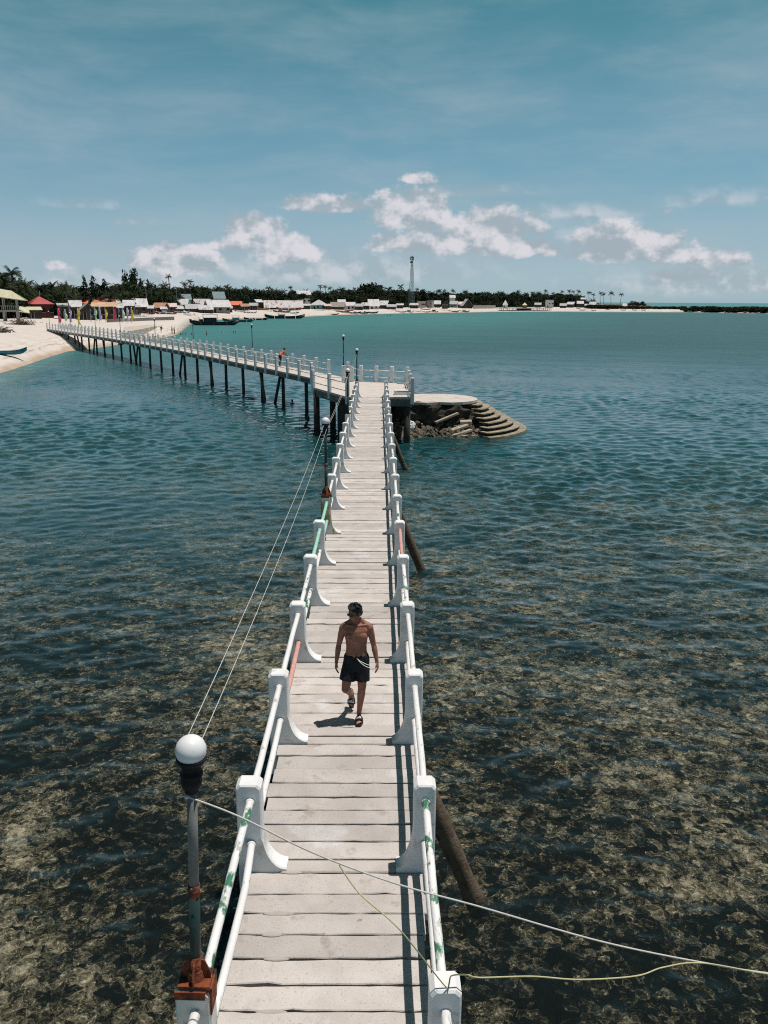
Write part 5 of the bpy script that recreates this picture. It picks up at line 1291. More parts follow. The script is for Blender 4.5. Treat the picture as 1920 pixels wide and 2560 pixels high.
# ------------------------------------------------------------------ banners on the beach
BAN = {'pink': (0.62, 0.06, 0.13), 'mint': (0.42, 0.66, 0.50), 'lilac': (0.48, 0.36, 0.58), 'yellow': (0.66, 0.55, 0.08), 'blue': (0.13, 0.17, 0.28), 'green': (0.30, 0.58, 0.36)}
for (px, ytop, ybase, col, lab) in ((147, 771, 812, 'pink', 'leftmost feather banner, pinkish red'), (163, 774, 806, 'mint', 'pale mint banner between the red and lilac banners at the left'), (175, 770, 810, 'lilac', 'lilac banner left of the nearest yellow banner'),
        (196, 771, 818, 'yellow', 'yellow banner nearest to the jetty'), (227, 774, 806, 'blue', 'dark blue narrow banner right of the nearest yellow one'), (238, 769, 806, 'green', 'green banner beside the dark blue one'), (249, 767, 806, 'lilac', 'lilac banner between the green and the middle yellow banner'),
        (264, 768, 806, 'yellow', 'middle yellow banner in front of the tan roof'), (285, 767, 807, 'pink', 'pinkish red banner right of the middle yellow one'), (297, 770, 807, 'blue', 'dark thin banner between the right red and mint banners'), (307, 768, 807, 'mint', 'mint banner third from the right end of the row'),
        (318, 770, 808, 'lilac', 'lilac banner second from the right end of the row'), (329, 768, 808, 'yellow', 'rightmost banner of the row, yellow')):
    p = land(px, ybase); k = mpp(p); h = (ybase - ytop) * k; w = 5.6 * k if col != 'blue' else 2.6 * k
    t = thing('feather_banner', lab, 'banner', p, -math.atan2(p.x, p.y) + rad(rnd.uniform(-20, 20)), 'feather banners on the beach')
    MB().tube([(0, 0, -0.2), (0, 0, h * 0.8), (0.1, 0, h)], [0.035, 0.03, 0.02], 6).build('pole', m_frame, t)
    b = MB(); n = 10; vs = []
    for i in range(n + 1):
        z = h * (0.13 + 0.86 * i / n); ww = w * (1.0 if i < n - 1 else 0.55) * (0.9 + 0.1 * math.sin(i * 1.7 + px))
        y = 0.12 * math.sin(i * 1.1 + px); sh = 0.15 * math.sin(i * 0.8 + px * .3)
        vs += [(0.05, y * 0.2 - .01, z), (0.05 + ww * .5 + sh * .4, y - .01, z), (0.05 + ww + sh, y * .6 - .01, z - 0.1)]
        vs += [(0.05, y * 0.2 + .01, z), (0.05 + ww * .5 + sh * .4, y + .01, z), (0.05 + ww + sh, y * .6 + .01, z - 0.1)]
    fs = []
    for i in range(n):
        a, c = i * 6, (i + 1) * 6
        fs += [(a, a + 1, c + 1, c), (a + 1, a + 2, c + 2, c + 1), (a + 3, c + 3, c + 4, a + 4), (a + 4, c + 4, c + 5, a + 5), (a + 2, a + 5, c + 5, c + 2), (a, c, c + 3, a + 3)]
    fs += [(0, 3, 4, 1), (1, 4, 5, 2), (n * 6, n * 6 + 1, n * 6 + 4, n * 6 + 3), (n * 6 + 1, n * 6 + 2, n * 6 + 5, n * 6 + 4)]
    c0 = BAN[col]; b.add(vs, fs).build('cloth', mat('banner_' + col, c0, tuple(min(1, v * 1.15) for v in c0), 2, 3, 0.8), t, True)

# ------------------------------------------------------------------ boats with outriggers
HUL = {'dark': (0.018, 0.030, 0.032), 'black': (0.015, 0.015, 0.017), 'teal': (0.025, 0.17, 0.20), 'white': (0.62, 0.62, 0.62), 'red': (0.28, 0.05, 0.04), 'green': (0.05, 0.13, 0.12), 'yellow': (0.50, 0.36, 0.12), 'blue': (0.12, 0.28, 0.34), 'grey': (0.22, 0.25, 0.25), 'wood': (0.20, 0.13, 0.09)}
def hm(c): v = HUL[c]; return mat('hull_' + c, v, tuple(min(1, q * 1.35) for q in v), 1.2, 4, 0.6)
def boat(px, py, lpx, yaw, hull, label, trim='white', arms='white', cabin=None, on='land', outrig=True, beam=None, cat='boat', group='outrigger boats', draft=0.25):
    p = land(px, py) if on == 'land' else at(px, py, WATER)
    k = mpp(p); L = lpx * k / max(0.35, abs(math.cos(rad(yaw)))); az = math.atan2(p.x, p.y); B = beam or min(1.7, max(0.8, L * 0.10)); D = min(1.35, max(0.55, L * 0.085))
    t = thing('outrigger_boat' if outrig else 'boat', label, cat, p - Vector((0, 0, draft if on != 'land' else 0.05)), -az + rad(yaw), group)
    b = MB(); n = 12; prof = []
    for i in range(n + 1):
        s = -1 + 2 * i / n; wdt = B / 2 * (1 - abs(s) ** 2.6) + 0.03; rise = D * 0.75 * abs(s) ** 3; x = s * L / 2
        zb = D * 0.9 * abs(s) ** 6
        prof.append([(x, -wdt, D + rise), (x, -wdt * 0.8, D * 0.45 + rise * .6), (x, -wdt * .22, zb), (x, wdt * .22, zb), (x, wdt * 0.8, D * 0.45 + rise * .6), (x, wdt, D + rise), (x, wdt * .72, D + rise - .12), (x, -wdt * .72, D + rise - .12)])
    vs = [v for r in prof for v in r]; fs = []
    for i in range(n):
        a, c = i * 8, (i + 1) * 8
        fs += [(a + j, a + (j + 1) % 8, c + (j + 1) % 8, c + j) for j in range(8)]
    fs += [tuple(range(8))[::-1], tuple(n * 8 + j for j in range(8))]
    b.add(vs, fs).build('hull', hm(hull), t, True)
    g = MB()
    for s in (-1, 1): g.tube([(r[5][0], s * (r[5][1] + 0.02), r[5][2]) for r in prof], 0.05, 6)
    g.build('gunwale', hm(trim), t)
    if outrig:
        R = B * 0.5 + min(3.0, L * 0.20)
        for s in (-1, 1):
            MB().tube([(-L * .36, s * R, .12), (0, s * R, 0.02), (L * .36, s * R, .14)], 0.11, 6).build('outrigger_float', hm(arms), t)
        for x in (-0.26, 0, 0.26):
            MB().tube([(x * L, -R, .1), (x * L, -R * .7, D * .9), (x * L, 0, D + .12), (x * L, R * .7, D * .9), (x * L, R, .1)], 0.07, 6).build('cross_arm', hm(arms), t)
    if cabin:
        cl_, ch_, cc = cabin
        MB().box((-L * 0.08, 0, D + ch_ * .3), (L * cl_, B * .8, ch_ * .6)).build('cabin', hm(cc), t)
        MB().box((-L * 0.08, 0, D + ch_ + .05), (L * cl_ * 1.25, B * 1.2, .1)).build('canopy', hm('white' if cc != 'dark' else 'green'), t)
        for sx in (-1, 1):
            for sy in (-1, 1): MB().tube([(-L * .08 + sx * L * cl_ * .55, sy * B * .5, D), (-L * .08 + sx * L * cl_ * .55, sy * B * .5, D + ch_)], .05, 5).build('canopy_post', hm('grey'), t)
    return t
boat(8, 886, 112, 4, 'teal', 'teal canoe lying on the sand at the left edge', 'white', outrig=False, beam=1.1, group='boats on the near sand')
boat(536, 813, 121, -3, 'dark', 'largest dark moored boat with a cabin, left of the bay', 'green', 'black', (0.26, 2.3, 'dark'), 'water', draft=0.3)
boat(508, 809, 58, 8, 'black', 'black boat with upright dark panels moored behind the largest boat', 'grey', 'black', (0.16, 1.8, 'black'), 'water')
boat(596, 805, 78, 2, 'green', 'grey-green boat moored just beyond the largest boat', 'grey', 'grey', (0.2, 1.5, 'blue'), 'water')
boat(640, 800, 60, -3, 'dark', 'slim dark boat moored between the big boats and the white-armed boat', 'grey', 'white', None, 'water')
boat(712, 796.5, 100, 2, 'dark', 'dark boat with white cross arms moored by the long sand beach', 'green', 'white', (0.16, 1.3, 'blue'), 'water')
boat(722, 776, 62, -4, 'red', 'brown-red boat with large white outrigger arms drawn up on the beach', 'white', 'white')
boat(705, 781, 44, 6, 'wood', 'brown boat with a dark deck beside the white-armed boat on the beach', 'grey', 'wood', (0.2, 1.0, 'grey'))
boat(730, 784, 36, -2, 'blue', 'pale blue boat on the sand above the moored white-armed boat', 'white', 'white')
boat(832, 787, 30, 0, 'wood', 'narrow brown canoe at the waterline of the long beach', 'grey', outrig=False)
boat(857, 781, 36, 10, 'wood', 'reddish boat pulled up left of the row of dark boats', 'red', 'wood')
boat(882, 784, 40, 2, 'black', 'left boat of the dark row below the flat-topped tree', 'grey', 'white', None, 'land')
boat(905, 784, 38, -3, 'dark', 'middle boat of the dark row below the flat-topped tree', 'grey', 'grey')
boat(928, 783, 36, 3, 'black', 'right boat of the dark row below the flat-topped tree', 'grey', 'grey')
boat(873, 777, 26, 0, 'red', 'red boat on the sand in front of the white-walled house', 'white', outrig=False)
boat(416, 786, 56, -5, 'red', 'large red-bottomed white boat beached behind the dark wall', 'white', 'white', (0.2, 1.2, 'white'))
boat(366, 779, 30, 8, 'white', 'white boat beached under the stacked white roof sheets', 'grey', 'white')
boat(455, 783, 40, 4, 'green', 'green boat beached behind the narrow slipway', 'white', 'white')
boat(600, 779, 28, 0, 'green', 'small green boat beached below the orange roof', 'white', 'white')
boat(655, 775, 40, -6, 'wood', 'yellowish wooden boat beached left of the rust-streaked shed', 'yellow', 'wood')
boat(625, 783, 34, 4, 'grey', 'grey boat at the edge of the sand right of the orange hut', 'white', 'white')
boat(1002, 781, 30, 2, 'white', 'white boat at the waterline below the mast', 'grey', 'white')
boat(1024, 781, 20, -3, 'blue', 'pale blue boat with a small cabin below the mast', 'white', 'white', (0.4, 1.8, 'blue'))
boat(1043, 779, 20, 5, 'yellow', 'yellow boat on the sand below the pinkish building', 'white', 'white')
boat(1064, 780.5, 24, -2, 'grey', 'grey boat below the grey tower house', 'white', 'white')
boat(1086, 780, 20, 3, 'teal', 'teal boat with a cabin on the far waterline', 'white', 'white', (0.4, 1.8, 'green'))
boat(1064, 774, 26, 5, 'wood', 'wooden boat higher on the sand below the grey tower house', 'white', 'wood')
boat(1135, 779.5, 27, 0, 'dark', 'dark boat left of two below the purple-roofed shed', 'grey', 'grey')
boat(1162, 779.5, 25, 0, 'black', 'dark boat right of two below the purple-roofed shed', 'grey', 'grey', (0.3, 1.0, 'grey'))
boat(1232, 779, 32, 0, 'white', 'white outrigger boat moored at the left end of the timber pier', 'grey', 'white', None, 'water')
boat(1456, 776, 14, 0, 'dark', 'dark small boat below the headland huts', 'grey', 'grey')
boat(1478, 772, 11, 0, 'black', 'black small boat upper on the headland sand', 'grey', outrig=False)
boat(1446, 772, 10, 0, 'teal', 'teal small boat upper on the headland sand', 'white', outrig=False)
boat(1484, 777.5, 11, 0, 'wood', 'wooden small boat at the waterline below the headland palms', 'grey', outrig=False)
boat(1519, 774, 12, 0, 'black', 'black small boat left of the three on the outer headland beach', 'grey', outrig=False)
boat(1558, 776, 13, 0, 'dark', 'dark boat with outriggers on the outer headland beach', 'grey', 'grey')
boat(1586, 776, 11, 0, 'black', 'black small boat right of the outrigger on the outer headland beach', 'grey', outrig=False)
boat(1609, 776, 11, 0, 'black', 'outermost black small boat on the headland beach', 'grey', outrig=False)
boat(1654, 778.5, 15, 0, 'white', 'white motorboat moored at the tip of the headland beach', 'white', 'white', (0.4, 2.0, 'white'), 'water', outrig=False, beam=2.2)

# ------------------------------------------------------------------ lattice mast, poles, brush
def mast():
    p = spot(1029, 690); h = height_to(p, 1029, 637); k = mpp(p)
    t = thing('lattice_mast', 'tall green lattice radio mast above the trees', 'mast', p, 0.5)
    m_ = mat('mast_steel', (0.075, 0.135, 0.14), (0.11, 0.17, 0.175), 1, 3, 0.6)
    w0, w1 = 9.5 * k * 0.5 * 1.25, 3.0 * k * 0.5 * 1.25; n = 14
    def c(i, z): s = w0 + (w1 - w0) * min(1, z / (h * .82)); return Vector((s * (1, -1, -1, 1)[i], s * (1, 1, -1, -1)[i], z))
    for i in range(4): MB().tube([c(i, 0), c(i, h * .82), c(i, h * .97)], [0.15, 0.12, 0.11], 5).build('leg', m_, t)
    for j in range(n):
        z0, z1 = h * .97 * j / n, h * .97 * (j + 1) / n
        for i in range(4):
            k2 = (i + 1) % 4
            MB().tube([c(i, z0), c(k2, z1)], 0.055, 4).tube([c(k2, z0), c(i, z1)], 0.055, 4).tube([c(i, z1), c(k2, z1)], 0.05, 4).build('brace', m_, t)
    MB().lathe([(1.5, h * .955), (1.5, h * .965)], n=10).build('platform', m_, t)
    for a in (0.3, 2.4, 4.5): MB().box((1.5 * math.cos(a), 1.5 * math.sin(a), h * .93), (0.45, 0.45, 2.4)).build('antenna', m_, t)
    for a in (1.2, 3.6): MB().tube([(1.1 * math.cos(a), 1.1 * math.sin(a), h * .86), (1.7 * math.cos(a), 1.7 * math.sin(a), h * .86)], 0.8, 10).build('dish', m_, t)
    MB().tube([(0, 0, h * .95), (0, 0, h)], 0.12, 5).build('rod', m_, t)
mast()
for (px, yt, yb, lab) in ((366, 722, 762, 'utility pole above the stacked white roof sheets'), (406, 726, 764, 'utility pole behind the brown-roofed hut'), (442, 724, 760, 'utility pole behind the long white tin roof'), (100, 728, 760, 'short pole above the red hipped roof')):
    p = spot(px, wood_d(px) - 8); h = height_to(p, px, yt)
    t = thing('utility_pole', lab, 'pole', p, 0, 'utility poles'); MB().tube([(0, 0, -.2), (0, 0, h)], [0.16, 0.11], 7).build('post', m_frame, t)
    MB().box((0, 0, h - 0.8), (1.8, .1, .12)).build('cross_arm', m_frame, t)
def brush(name, px, py, w, h, n, m, label):
    p = land(px, py); b = MB()
    for i in range(n):
        a = Vector((rnd.gauss(0, w * .3), rnd.gauss(0, w * .15), abs(rnd.gauss(0, h * .4)))); d = Vector((rnd.gauss(0, 1), rnd.gauss(0, 1), rnd.gauss(0, .5))).normalized() * rnd.uniform(.5, 1.3)
        b.tube([a, a + d * .5 + Vector((0, 0, .08)), a + d], [0.04, 0.035, 0.015], 4)
    tag(b.build(name, m, None, loc=p), label, 'brush', kind='stuff')
brush('brush_heap', 55, 812, 4.2, 1.1, 260, WALL['brown'], 'heap of dead brown branches on the sand below the raised hut')
for px_, py_, w_, lab_ in ((352, 792, 5, 'nets and timber heaped on the sand left of the white beached boat'), (470, 789, 5, 'timber and nets heaped on the sand behind the moored boats'), (612, 781, 7, 'dark clutter on the sand right of the orange hut'), (680, 779, 8, 'dark clutter on the sand below the rust-streaked shed'), (800, 777, 8, 'dark clutter on the sand in front of the teal house'), (845, 778, 8, 'dark clutter on the sand below the grey thatch'), (985, 776, 9, 'dark clutter on the sand right of the white sheds'), (1110, 776, 9, 'dark clutter on the far sand by the brown kiosk'), (1470, 772.5, 9, 'dark clutter on the headland sand')):
    brush('brush_heap', px_, py_, w_, 0.8, 110, WALL['brown'] if px_ % 2 else m_frame, lab_)
brush('brush_heap', 5, 831, 2.6, 0.8, 150, WALL['dark'], 'dark heap of branches on the sand at the left edge')
# ------------------------------------------------------------------ people
def remesh(name, mb, m, voxel, parent=None, smooth_it=2, factor=0.5):
    """union of overlapping closed pieces as one continuous skin"""
    me = mb.mesh(name, m); o = bpy.data.objects.new(name + '_tmp', me); C.objects.link(o)
    r = o.modifiers.new('r', 'REMESH'); r.mode = 'VOXEL'; r.voxel_size = voxel; r.use_smooth_shade = True
    if smooth_it:
        q = o.modifiers.new('s', 'SMOOTH'); q.iterations = smooth_it; q.factor = factor
    dg = bpy.context.evaluated_depsgraph_get(); dg.update()
    new = bpy.data.meshes.new_from_object(o.evaluated_get(dg)); new.name = name
    bpy.data.objects.remove(o); bpy.data.meshes.remove(me)
    if not new.materials: new.materials.append(m)
    new.polygons.foreach_set('use_smooth', [True] * len(new.polygons))
    return link(name, new, parent)
def loft(b, secs, n=20, power=2.0):
    """secs: (centre, (rx, ry)) in horizontal planes, superellipse sections"""
    vs = []
    for c, (rx, ry) in secs:
        for k in range(n):
            a = 2 * math.pi * k / n; cs, sn = math.cos(a), math.sin(a); e = 2 / power
            vs.append((c[0] + rx * math.copysign(abs(cs) ** e, cs), c[1] + ry * math.copysign(abs(sn) ** e, sn), c[2]))
    m = len(secs)
    fs = [(i * n + k, i * n + (k + 1) % n, (i + 1) * n + (k + 1) % n, (i + 1) * n + k) for i in range(m - 1) for k in range(n)]
    fs += [tuple(range(n))[::-1], tuple((m - 1) * n + k for k in range(n))]
    b.add(vs, fs)
def limb(b, pts, rs, n=14): b.tube(pts, rs, n); b.ball(pts[0], rs[0], 12, 8); b.ball(pts[-1], rs[-1], 12, 8)
def skin_mat(name, a, b_):
    m = bpy.data.materials.new(name); m.use_nodes = True; t = NT(m.node_tree); bs = t.n['Principled BSDF']
    pos = t.new('ShaderNodeTexCoord').outputs['Object']
    col = t.mix(t.step(t.noise(pos, 9.0, 4), 0.35, 0.65), a, b_)
    t.l.new(col, bs.inputs['Base Color']); bs.inputs['Roughness'].default_value = 0.5; bs.inputs['Specular IOR Level'].default_value = 0.35
    return m
m_skin = skin_mat('tanned_skin', (0.225, 0.092, 0.060), (0.285, 0.122, 0.080))
m_skin2 = skin_mat('brown_skin', (0.16, 0.085, 0.055), (0.20, 0.11, 0.07))
m_nip = mat('dark_skin', (0.13, 0.055, 0.04), (0.15, 0.065, 0.05), 30, 2, 0.6)
m_hair = mat('black_hair', (0.008, 0.008, 0.010), (0.016, 0.015, 0.017), 60, 4, 0.45, 0.8, 120, spec=0.4, space='object')
m_shorts = mat('black_shorts', (0.006, 0.008, 0.013), (0.010, 0.013, 0.019), 12, 4, 0.8, 0.5, 40, space='object')
m_rubber = mat('black_rubber', (0.010, 0.010, 0.012), (0.016, 0.016, 0.018), 20, 3, 0.6, space='object')
m_lens = mat('dark_lens', (0.01, 0.01, 0.012), None, 1, 0, 0.08, spec=0.8)
m_cord = mat('white_cord', (0.74, 0.74, 0.74), (0.80, 0.80, 0.80), 50, 2, 0.8)
m_print = mat('white_print', (0.72, 0.72, 0.72), (0.78, 0.78, 0.78), 50, 2, 0.7)

def hand(b, wrist, d, palm_n, thumb, s=1.0, curl=0.5):
    """palm, four fingers of different length and a thumb; d = direction of the fingers, thumb = side of the thumb"""
    d = d.normalized(); th = (thumb - d * thumb.dot(d)).normalized(); nn = palm_n.normalized()
    c = wrist + d * 0.045 * s
    R = Matrix((th, nn, d)).transposed()
    b.ball(c + d * 0.005, (0.040 * s, 0.016 * s, 0.055 * s), 12, 8, R)
    b.tube([wrist - d * 0.02, wrist + d * 0.02], [0.024 * s, 0.027 * s], 10)
    for i, (off, L) in enumerate(((0.030, 0.072), (0.010, 0.080), (-0.010, 0.075), (-0.028, 0.060))):
        p = c + th * off * s + d * 0.040 * s; pts = [p]; ang = 0.15
        for q in range(3):
            ang += curl * (0.55 + 0.1 * i)
            dirv = d * math.cos(ang) + nn * math.sin(ang); p = p + dirv * L * s * (0.42, 0.33, 0.25)[q]; pts.append(p)
        b.tube(pts, [0.0098 * s, 0.0092 * s, 0.0085 * s, 0.0070 * s], 8); b.ball(pts[-1], 0.0070 * s, 8, 6)
    p = wrist + th * 0.026 * s + d * 0.018 * s; dv = (th * 0.65 + d * 0.75 + nn * 0.2).normalized()
    b.tube([p, p + dv * 0.034 * s, p + dv * 0.034 * s + (d + nn * .35).normalized() * 0.032 * s], [0.0125 * s, 0.011 * s, 0.0085 * s], 8)
    b.ball(p + dv * 0.034 * s + (d + nn * .35).normalized() * 0.032 * s, 0.0085 * s, 8, 6)
def head(b, c, yaw, pitch=0.0, s=1.0):
    """c: centre of the skull; the face looks along local -Y turned by yaw"""
    R = Matrix.Rotation(yaw, 3, 'Z') @ Matrix.Rotation(pitch, 3, 'X')
    def P(x, y, z): return Vector(c) + R @ (Vector((x, y, z)) * s)
    b.ball(P(0, 0.012, 0.028), (0.073 * s, 0.092 * s, 0.088 * s), 20, 14, R)
    b.ball(P(0, -0.022, -0.030), (0.060 * s, 0.066 * s, 0.078 * s), 18, 12, R)
    b.ball(P(0, -0.050, -0.088), (0.030 * s, 0.027 * s, 0.024 * s), 12, 8, R)        # chin
    for sx in (-1, 1):
        b.ball(P(sx * 0.042, -0.032, -0.055), (0.024 * s, 0.04 * s, 0.034 * s), 10, 8, R)    # jaw
        b.ball(P(sx * 0.040, -0.066, -0.018), (0.022 * s, 0.018 * s, 0.017 * s), 10, 8, R)   # cheek
        b.ball(P(sx * 0.075, 0.012, -0.012), (0.008 * s, 0.018 * s, 0.030 * s), 10, 8, R)    # ear
    b.ball(P(0, -0.075, 0.022), (0.046 * s, 0.016 * s, 0.013 * s), 12, 8, R)          # brow
    b.tube([P(0, -0.082, 0.016), P(0, -0.098, -0.022)], [0.0085 * s, 0.0125 * s], 8); b.ball(P(0, -0.096, -0.024), (0.016 * s, 0.014 * s, 0.010 * s), 10, 6, R)
    b.ball(P(0, -0.084, -0.050), (0.022 * s, 0.012 * s, 0.0065 * s), 10, 6, R); b.ball(P(0, -0.082, -0.061), (0.019 * s, 0.012 * s, 0.0070 * s), 10, 6, R)
    return P, R
def foot(b, ank, d, up, s=1.0, toes=True):
    """ank: ankle joint; d: heel-to-toe direction; up: top of the foot"""
    d = d.normalized(); up = (up - d * up.dot(d)).normalized(); sd = d.cross(up)
    sole = ank - up * 0.055 * s
    M = Matrix((sd, d, up)).transposed()
    b.ball(sole - d * 0.035 * s + up * 0.004 * s, (0.030 * s, 0.040 * s, 0.034 * s), 12, 8, M)
    b.ball(sole + d * 0.055 * s + up * 0.002 * s, (0.036 * s, 0.085 * s, 0.034 * s), 14, 10, M)
    b.ball(sole + d * 0.118 * s - up * 0.010 * s, (0.045 * s, 0.050 * s, 0.021 * s), 14, 8, M)
    b.tube([ank + up * 0.02 * s, sole + d * 0.06 * s + up * 0.012 * s], [0.034 * s, 0.030 * s], 10)
    return sole, d, up, sd

def walker():
    B0 = Vector((-0.265, 9.93, 0.004))            # between the feet, on the planks
    t = thing('person', 'shirtless person in black swim shorts and sunglasses walking towards the camera', 'person', B0, scale=0.935)
    b = MB(); X = lambda x, y, z: Vector((x, y, z))
    sh = 0.03                                     # soles are 3 cm above the deck
    # left leg (right in the picture) carries the weight; right leg swings through behind
    hipL, knL, anL = X(0.085, 0.0, 0.90), X(0.075, -0.035, 0.50), X(0.035, -0.015, 0.085 + sh)
    hipR, knR, anR = X(-0.085, 0.01, 0.90), X(-0.150, -0.095, 0.515), X(-0.085, 0.265, 0.265)
    for h, k, a in ((hipL, knL, anL), (hipR, knR, anR)):
        b.tube([h + X(0, 0, .02), h.lerp(k, .35), h.lerp(k, .75), k], [0.092, 0.086, 0.066, 0.056], 16); b.ball(k, 0.056, 12, 8)
        ca = k.lerp(a, .30) + (X(0, 0.018, 0) if a is anL else X(0, 0.0, 0.016))
        b.tube([k, ca, k.lerp(a, .65), a], [0.054, 0.056, 0.042, 0.033], 14); b.ball(a, 0.034, 10, 8); b.ball(k + X(0, -0.02, 0), 0.042, 10, 8)
    fL = foot(b, anL, X(0.02, -1, 0), X(0, 0, 1)); fR = foot(b, anR, X(0.02, -0.52, -0.86).normalized(), X(0, -0.86, 0.52))
    for (sole, d, up, sd) in (fL, fR):             # toes
        big = -1 if (sole - fL[0]).length < 1e-6 else 1
        for i in range(5):
            off = (0.028 - 0.0145 * i) * big * (1 if sd.x > 0 else -1); L = (0.038, 0.036, 0.032, 0.027, 0.021)[i]; r = (0.0125, 0.0088, 0.0085, 0.008, 0.0075)[i]
            p = sole + d * (0.150 - 0.006 * i * (1 if i else 0)) + sd * off - up * 0.012
            b.tube([p, p + d * L * .6 + up * .003, p + d * L], [r, r, r * .85], 8); b.ball(p + d * L, r * .9, 8, 6)
    # trunk
    loft(b, [(X(0, 0.01, 0.80), (0.10, 0.085)), (X(0, 0.01, 0.88), (0.162, 0.108)), (X(0, 0.005, 0.97), (0.160, 0.102)), (X(0, 0.0, 1.05), (0.142, 0.090)), (X(0.0, -0.004, 1.13), (0.140, 0.088)),
             (X(0, -0.004, 1.22), (0.152, 0.098)), (X(0, 0.0, 1.30), (0.166, 0.105)), (X(0, 0.004, 1.36), (0.172, 0.098)), (X(0, 0.012, 1.41), (0.150, 0.082)), (X(0, 0.018, 1.445), (0.095, 0.062)), (X(0, 0.018, 1.47), (0.055, 0.052))], 24, 2.25)
    for s in (-1, 1):
        b.ball(X(s * 0.078, -0.078, 1.275), (0.078, 0.034, 0.062), 14, 10); b.ball(X(s * 0.055, 0.07, 1.30), (0.07, 0.04, 0.10), 12, 8)
        b.tube([X(s * 0.02, -0.058, 1.425), X(s * 0.10, -0.045, 1.435), X(s * 0.165, -0.005, 1.425)], [0.011, 0.012, 0.016], 8)   # collar bone
        b.tube([X(s * 0.035, 0.03, 1.50), X(s * 0.10, 0.022, 1.445), X(s * 0.175, 0.005, 1.40)], [0.036, 0.040, 0.05], 12)
        b.tube([X(s * 0.03, -0.055, 1.21), X(s * 0.032, -0.064, 1.08), X(s * 0.03, -0.066, 0.98)], [0.030, 0.036, 0.038], 12)
    for s, el, wr, fw in ((-1, X(-0.242, 0.018, 1.125), X(-0.272, -0.060, 0.905), 0), (1, X(0.238, 0.016, 1.12), X(0.282, -0.030, 0.895), 0)):
        shd = X(s * 0.178, 0.004, 1.375)
        b.ball(shd, (0.058, 0.056, 0.062), 14, 10); b.tube([shd, shd.lerp(el, .35) + X(s * .004, 0, 0), shd.lerp(el, .7), el], [0.052, 0.048, 0.041, 0.036], 14); b.ball(el, 0.036, 10, 8)
        b.tube([el, el.lerp(wr, .28), el.lerp(wr, .65), wr], [0.036, 0.040, 0.032, 0.024], 14); b.ball(wr, 0.024, 10, 8)
        hand(b, wr, (wr - el).normalized() + X(0, -0.02, -0.25), X(-s, -0.15, 0), X(-s * .2, -1, 0), 1.0, 0.42)
    # neck and head, turned to the walker's right
    b.tube([X(0, 0.022, 1.44), X(-0.004, 0.008, 1.50), X(-0.008, 0.0, 1.545)], [0.056, 0.051, 0.050], 14)
    HC = X(-0.016, -0.016, 1.597); yaw = rad(-44)
    Pm, R = head(b, HC, yaw, rad(7))
    remesh('body', b, m_skin, 0.0062, t, 2)
    for s in (-1, 1): MB().ball(X(s * 0.082, -0.1105, 1.268), (0.011, 0.006, 0.011), 10, 6).build('nipple', m_nip, t, True)
    MB().ball(X(0.0, -0.1145, 1.035), (0.007, 0.010, 0.010), 10, 6).build('navel', m_nip, t, True)
    # hair: thick crop with a quiff
    hb = MB(); hb.ball(Pm(0, 0.022, 0.050), (0.083, 0.096, 0.080), 20, 14, R); hb.ball(Pm(0, 0.055, 0.005), (0.076, 0.060, 0.075), 16, 10, R)
    hb.ball(Pm(0, -0.050, 0.098), (0.062, 0.048, 0.034), 16, 10, R); hb.ball(Pm(0.012, -0.082, 0.104), (0.040, 0.030, 0.022), 14, 8, R)
    for s in (-1, 1): hb.ball(Pm(s * 0.071, -0.020, 0.022), (0.011, 0.024, 0.036), 10, 8, R)
    r_ = random.Random(5)
    for i in range(150):                            # tufts
        a, e = r_.uniform(0, 6.28), r_.uniform(0.25, 1.5)
        v = Vector((math.cos(a) * math.cos(e) * .083, math.sin(a) * math.cos(e) * .094 + .012, math.sin(e) * .084 + .046))
        if v.y < -0.03 and v.z < 0.085: continue
        q = Pm(*v); dn = (R @ Vector((v.x, v.y - 0.02, v.z - 0.03))).normalized() + (R @ Vector((0.1, -0.55, 0.25)))
        hb.tube([q, q + dn * 0.016, q + dn * 0.028 + R @ Vector((0, -.004, -.004))], [0.0085, 0.007, 0.0028], 6)
    hb.v = [tuple(v) for v in hb.v]
    remesh('hair', hb, m_hair, 0.0045, t, 1)
    # sunglasses
    g = MB()
    for s in (-1, 1): g.ball(Pm(s * 0.033, -0.090, 0.002), (0.027, 0.007, 0.021), 14, 8, R @ Matrix.Rotation(rad(-9 * s), 3, 'Z'))
    gl_ = g.build('sunglass_lenses', m_lens, t, True); gl_['kind'] = 'stuff'; del gl_['kind']
    g = MB(); g.tube([Pm(-0.062, -0.078, 0.010), Pm(-0.02, -0.097, 0.018), Pm(0.02, -0.097, 0.018), Pm(0.062, -0.078, 0.010)], 0.004, 8)
    for s in (-1, 1): g.tube([Pm(s * 0.060, -0.078, 0.010), Pm(s * 0.080, -0.03, 0.010), Pm(s * 0.082, 0.015, 0.004)], 0.003, 6)
    g.build('sunglass_frame', m_rubber, t, True)
    # shorts: loose, with elastic waist and wind-blown white cords
    s_ = MB()
    loft(s_, [(X(0, 0.008, 0.775), (0.125, 0.12)), (X(0, 0.008, 0.82), (0.178, 0.125)), (X(0, 0.008, 0.88), (0.182, 0.126)), (X(0, 0.006, 0.94), (0.176, 0.120)), (X(0, 0.004, 0.985), (0.168, 0.112)), (X(0, 0.003, 1.000), (0.161, 0.106))], 28, 2.3)
    for h, k, w in ((hipL, knL, 1), (hipR, knR, -1)):
        e = h.lerp(k, 0.70)
        pts = [h + X(0, 0, 0.01), h.lerp(k, .25), h.lerp(k, .5), e]
        s_.tube(pts, [0.094, 0.100, 0.103, 0.106], 20)
    ob = remesh('shorts', s_, m_shorts, 0.0075, t, 3)
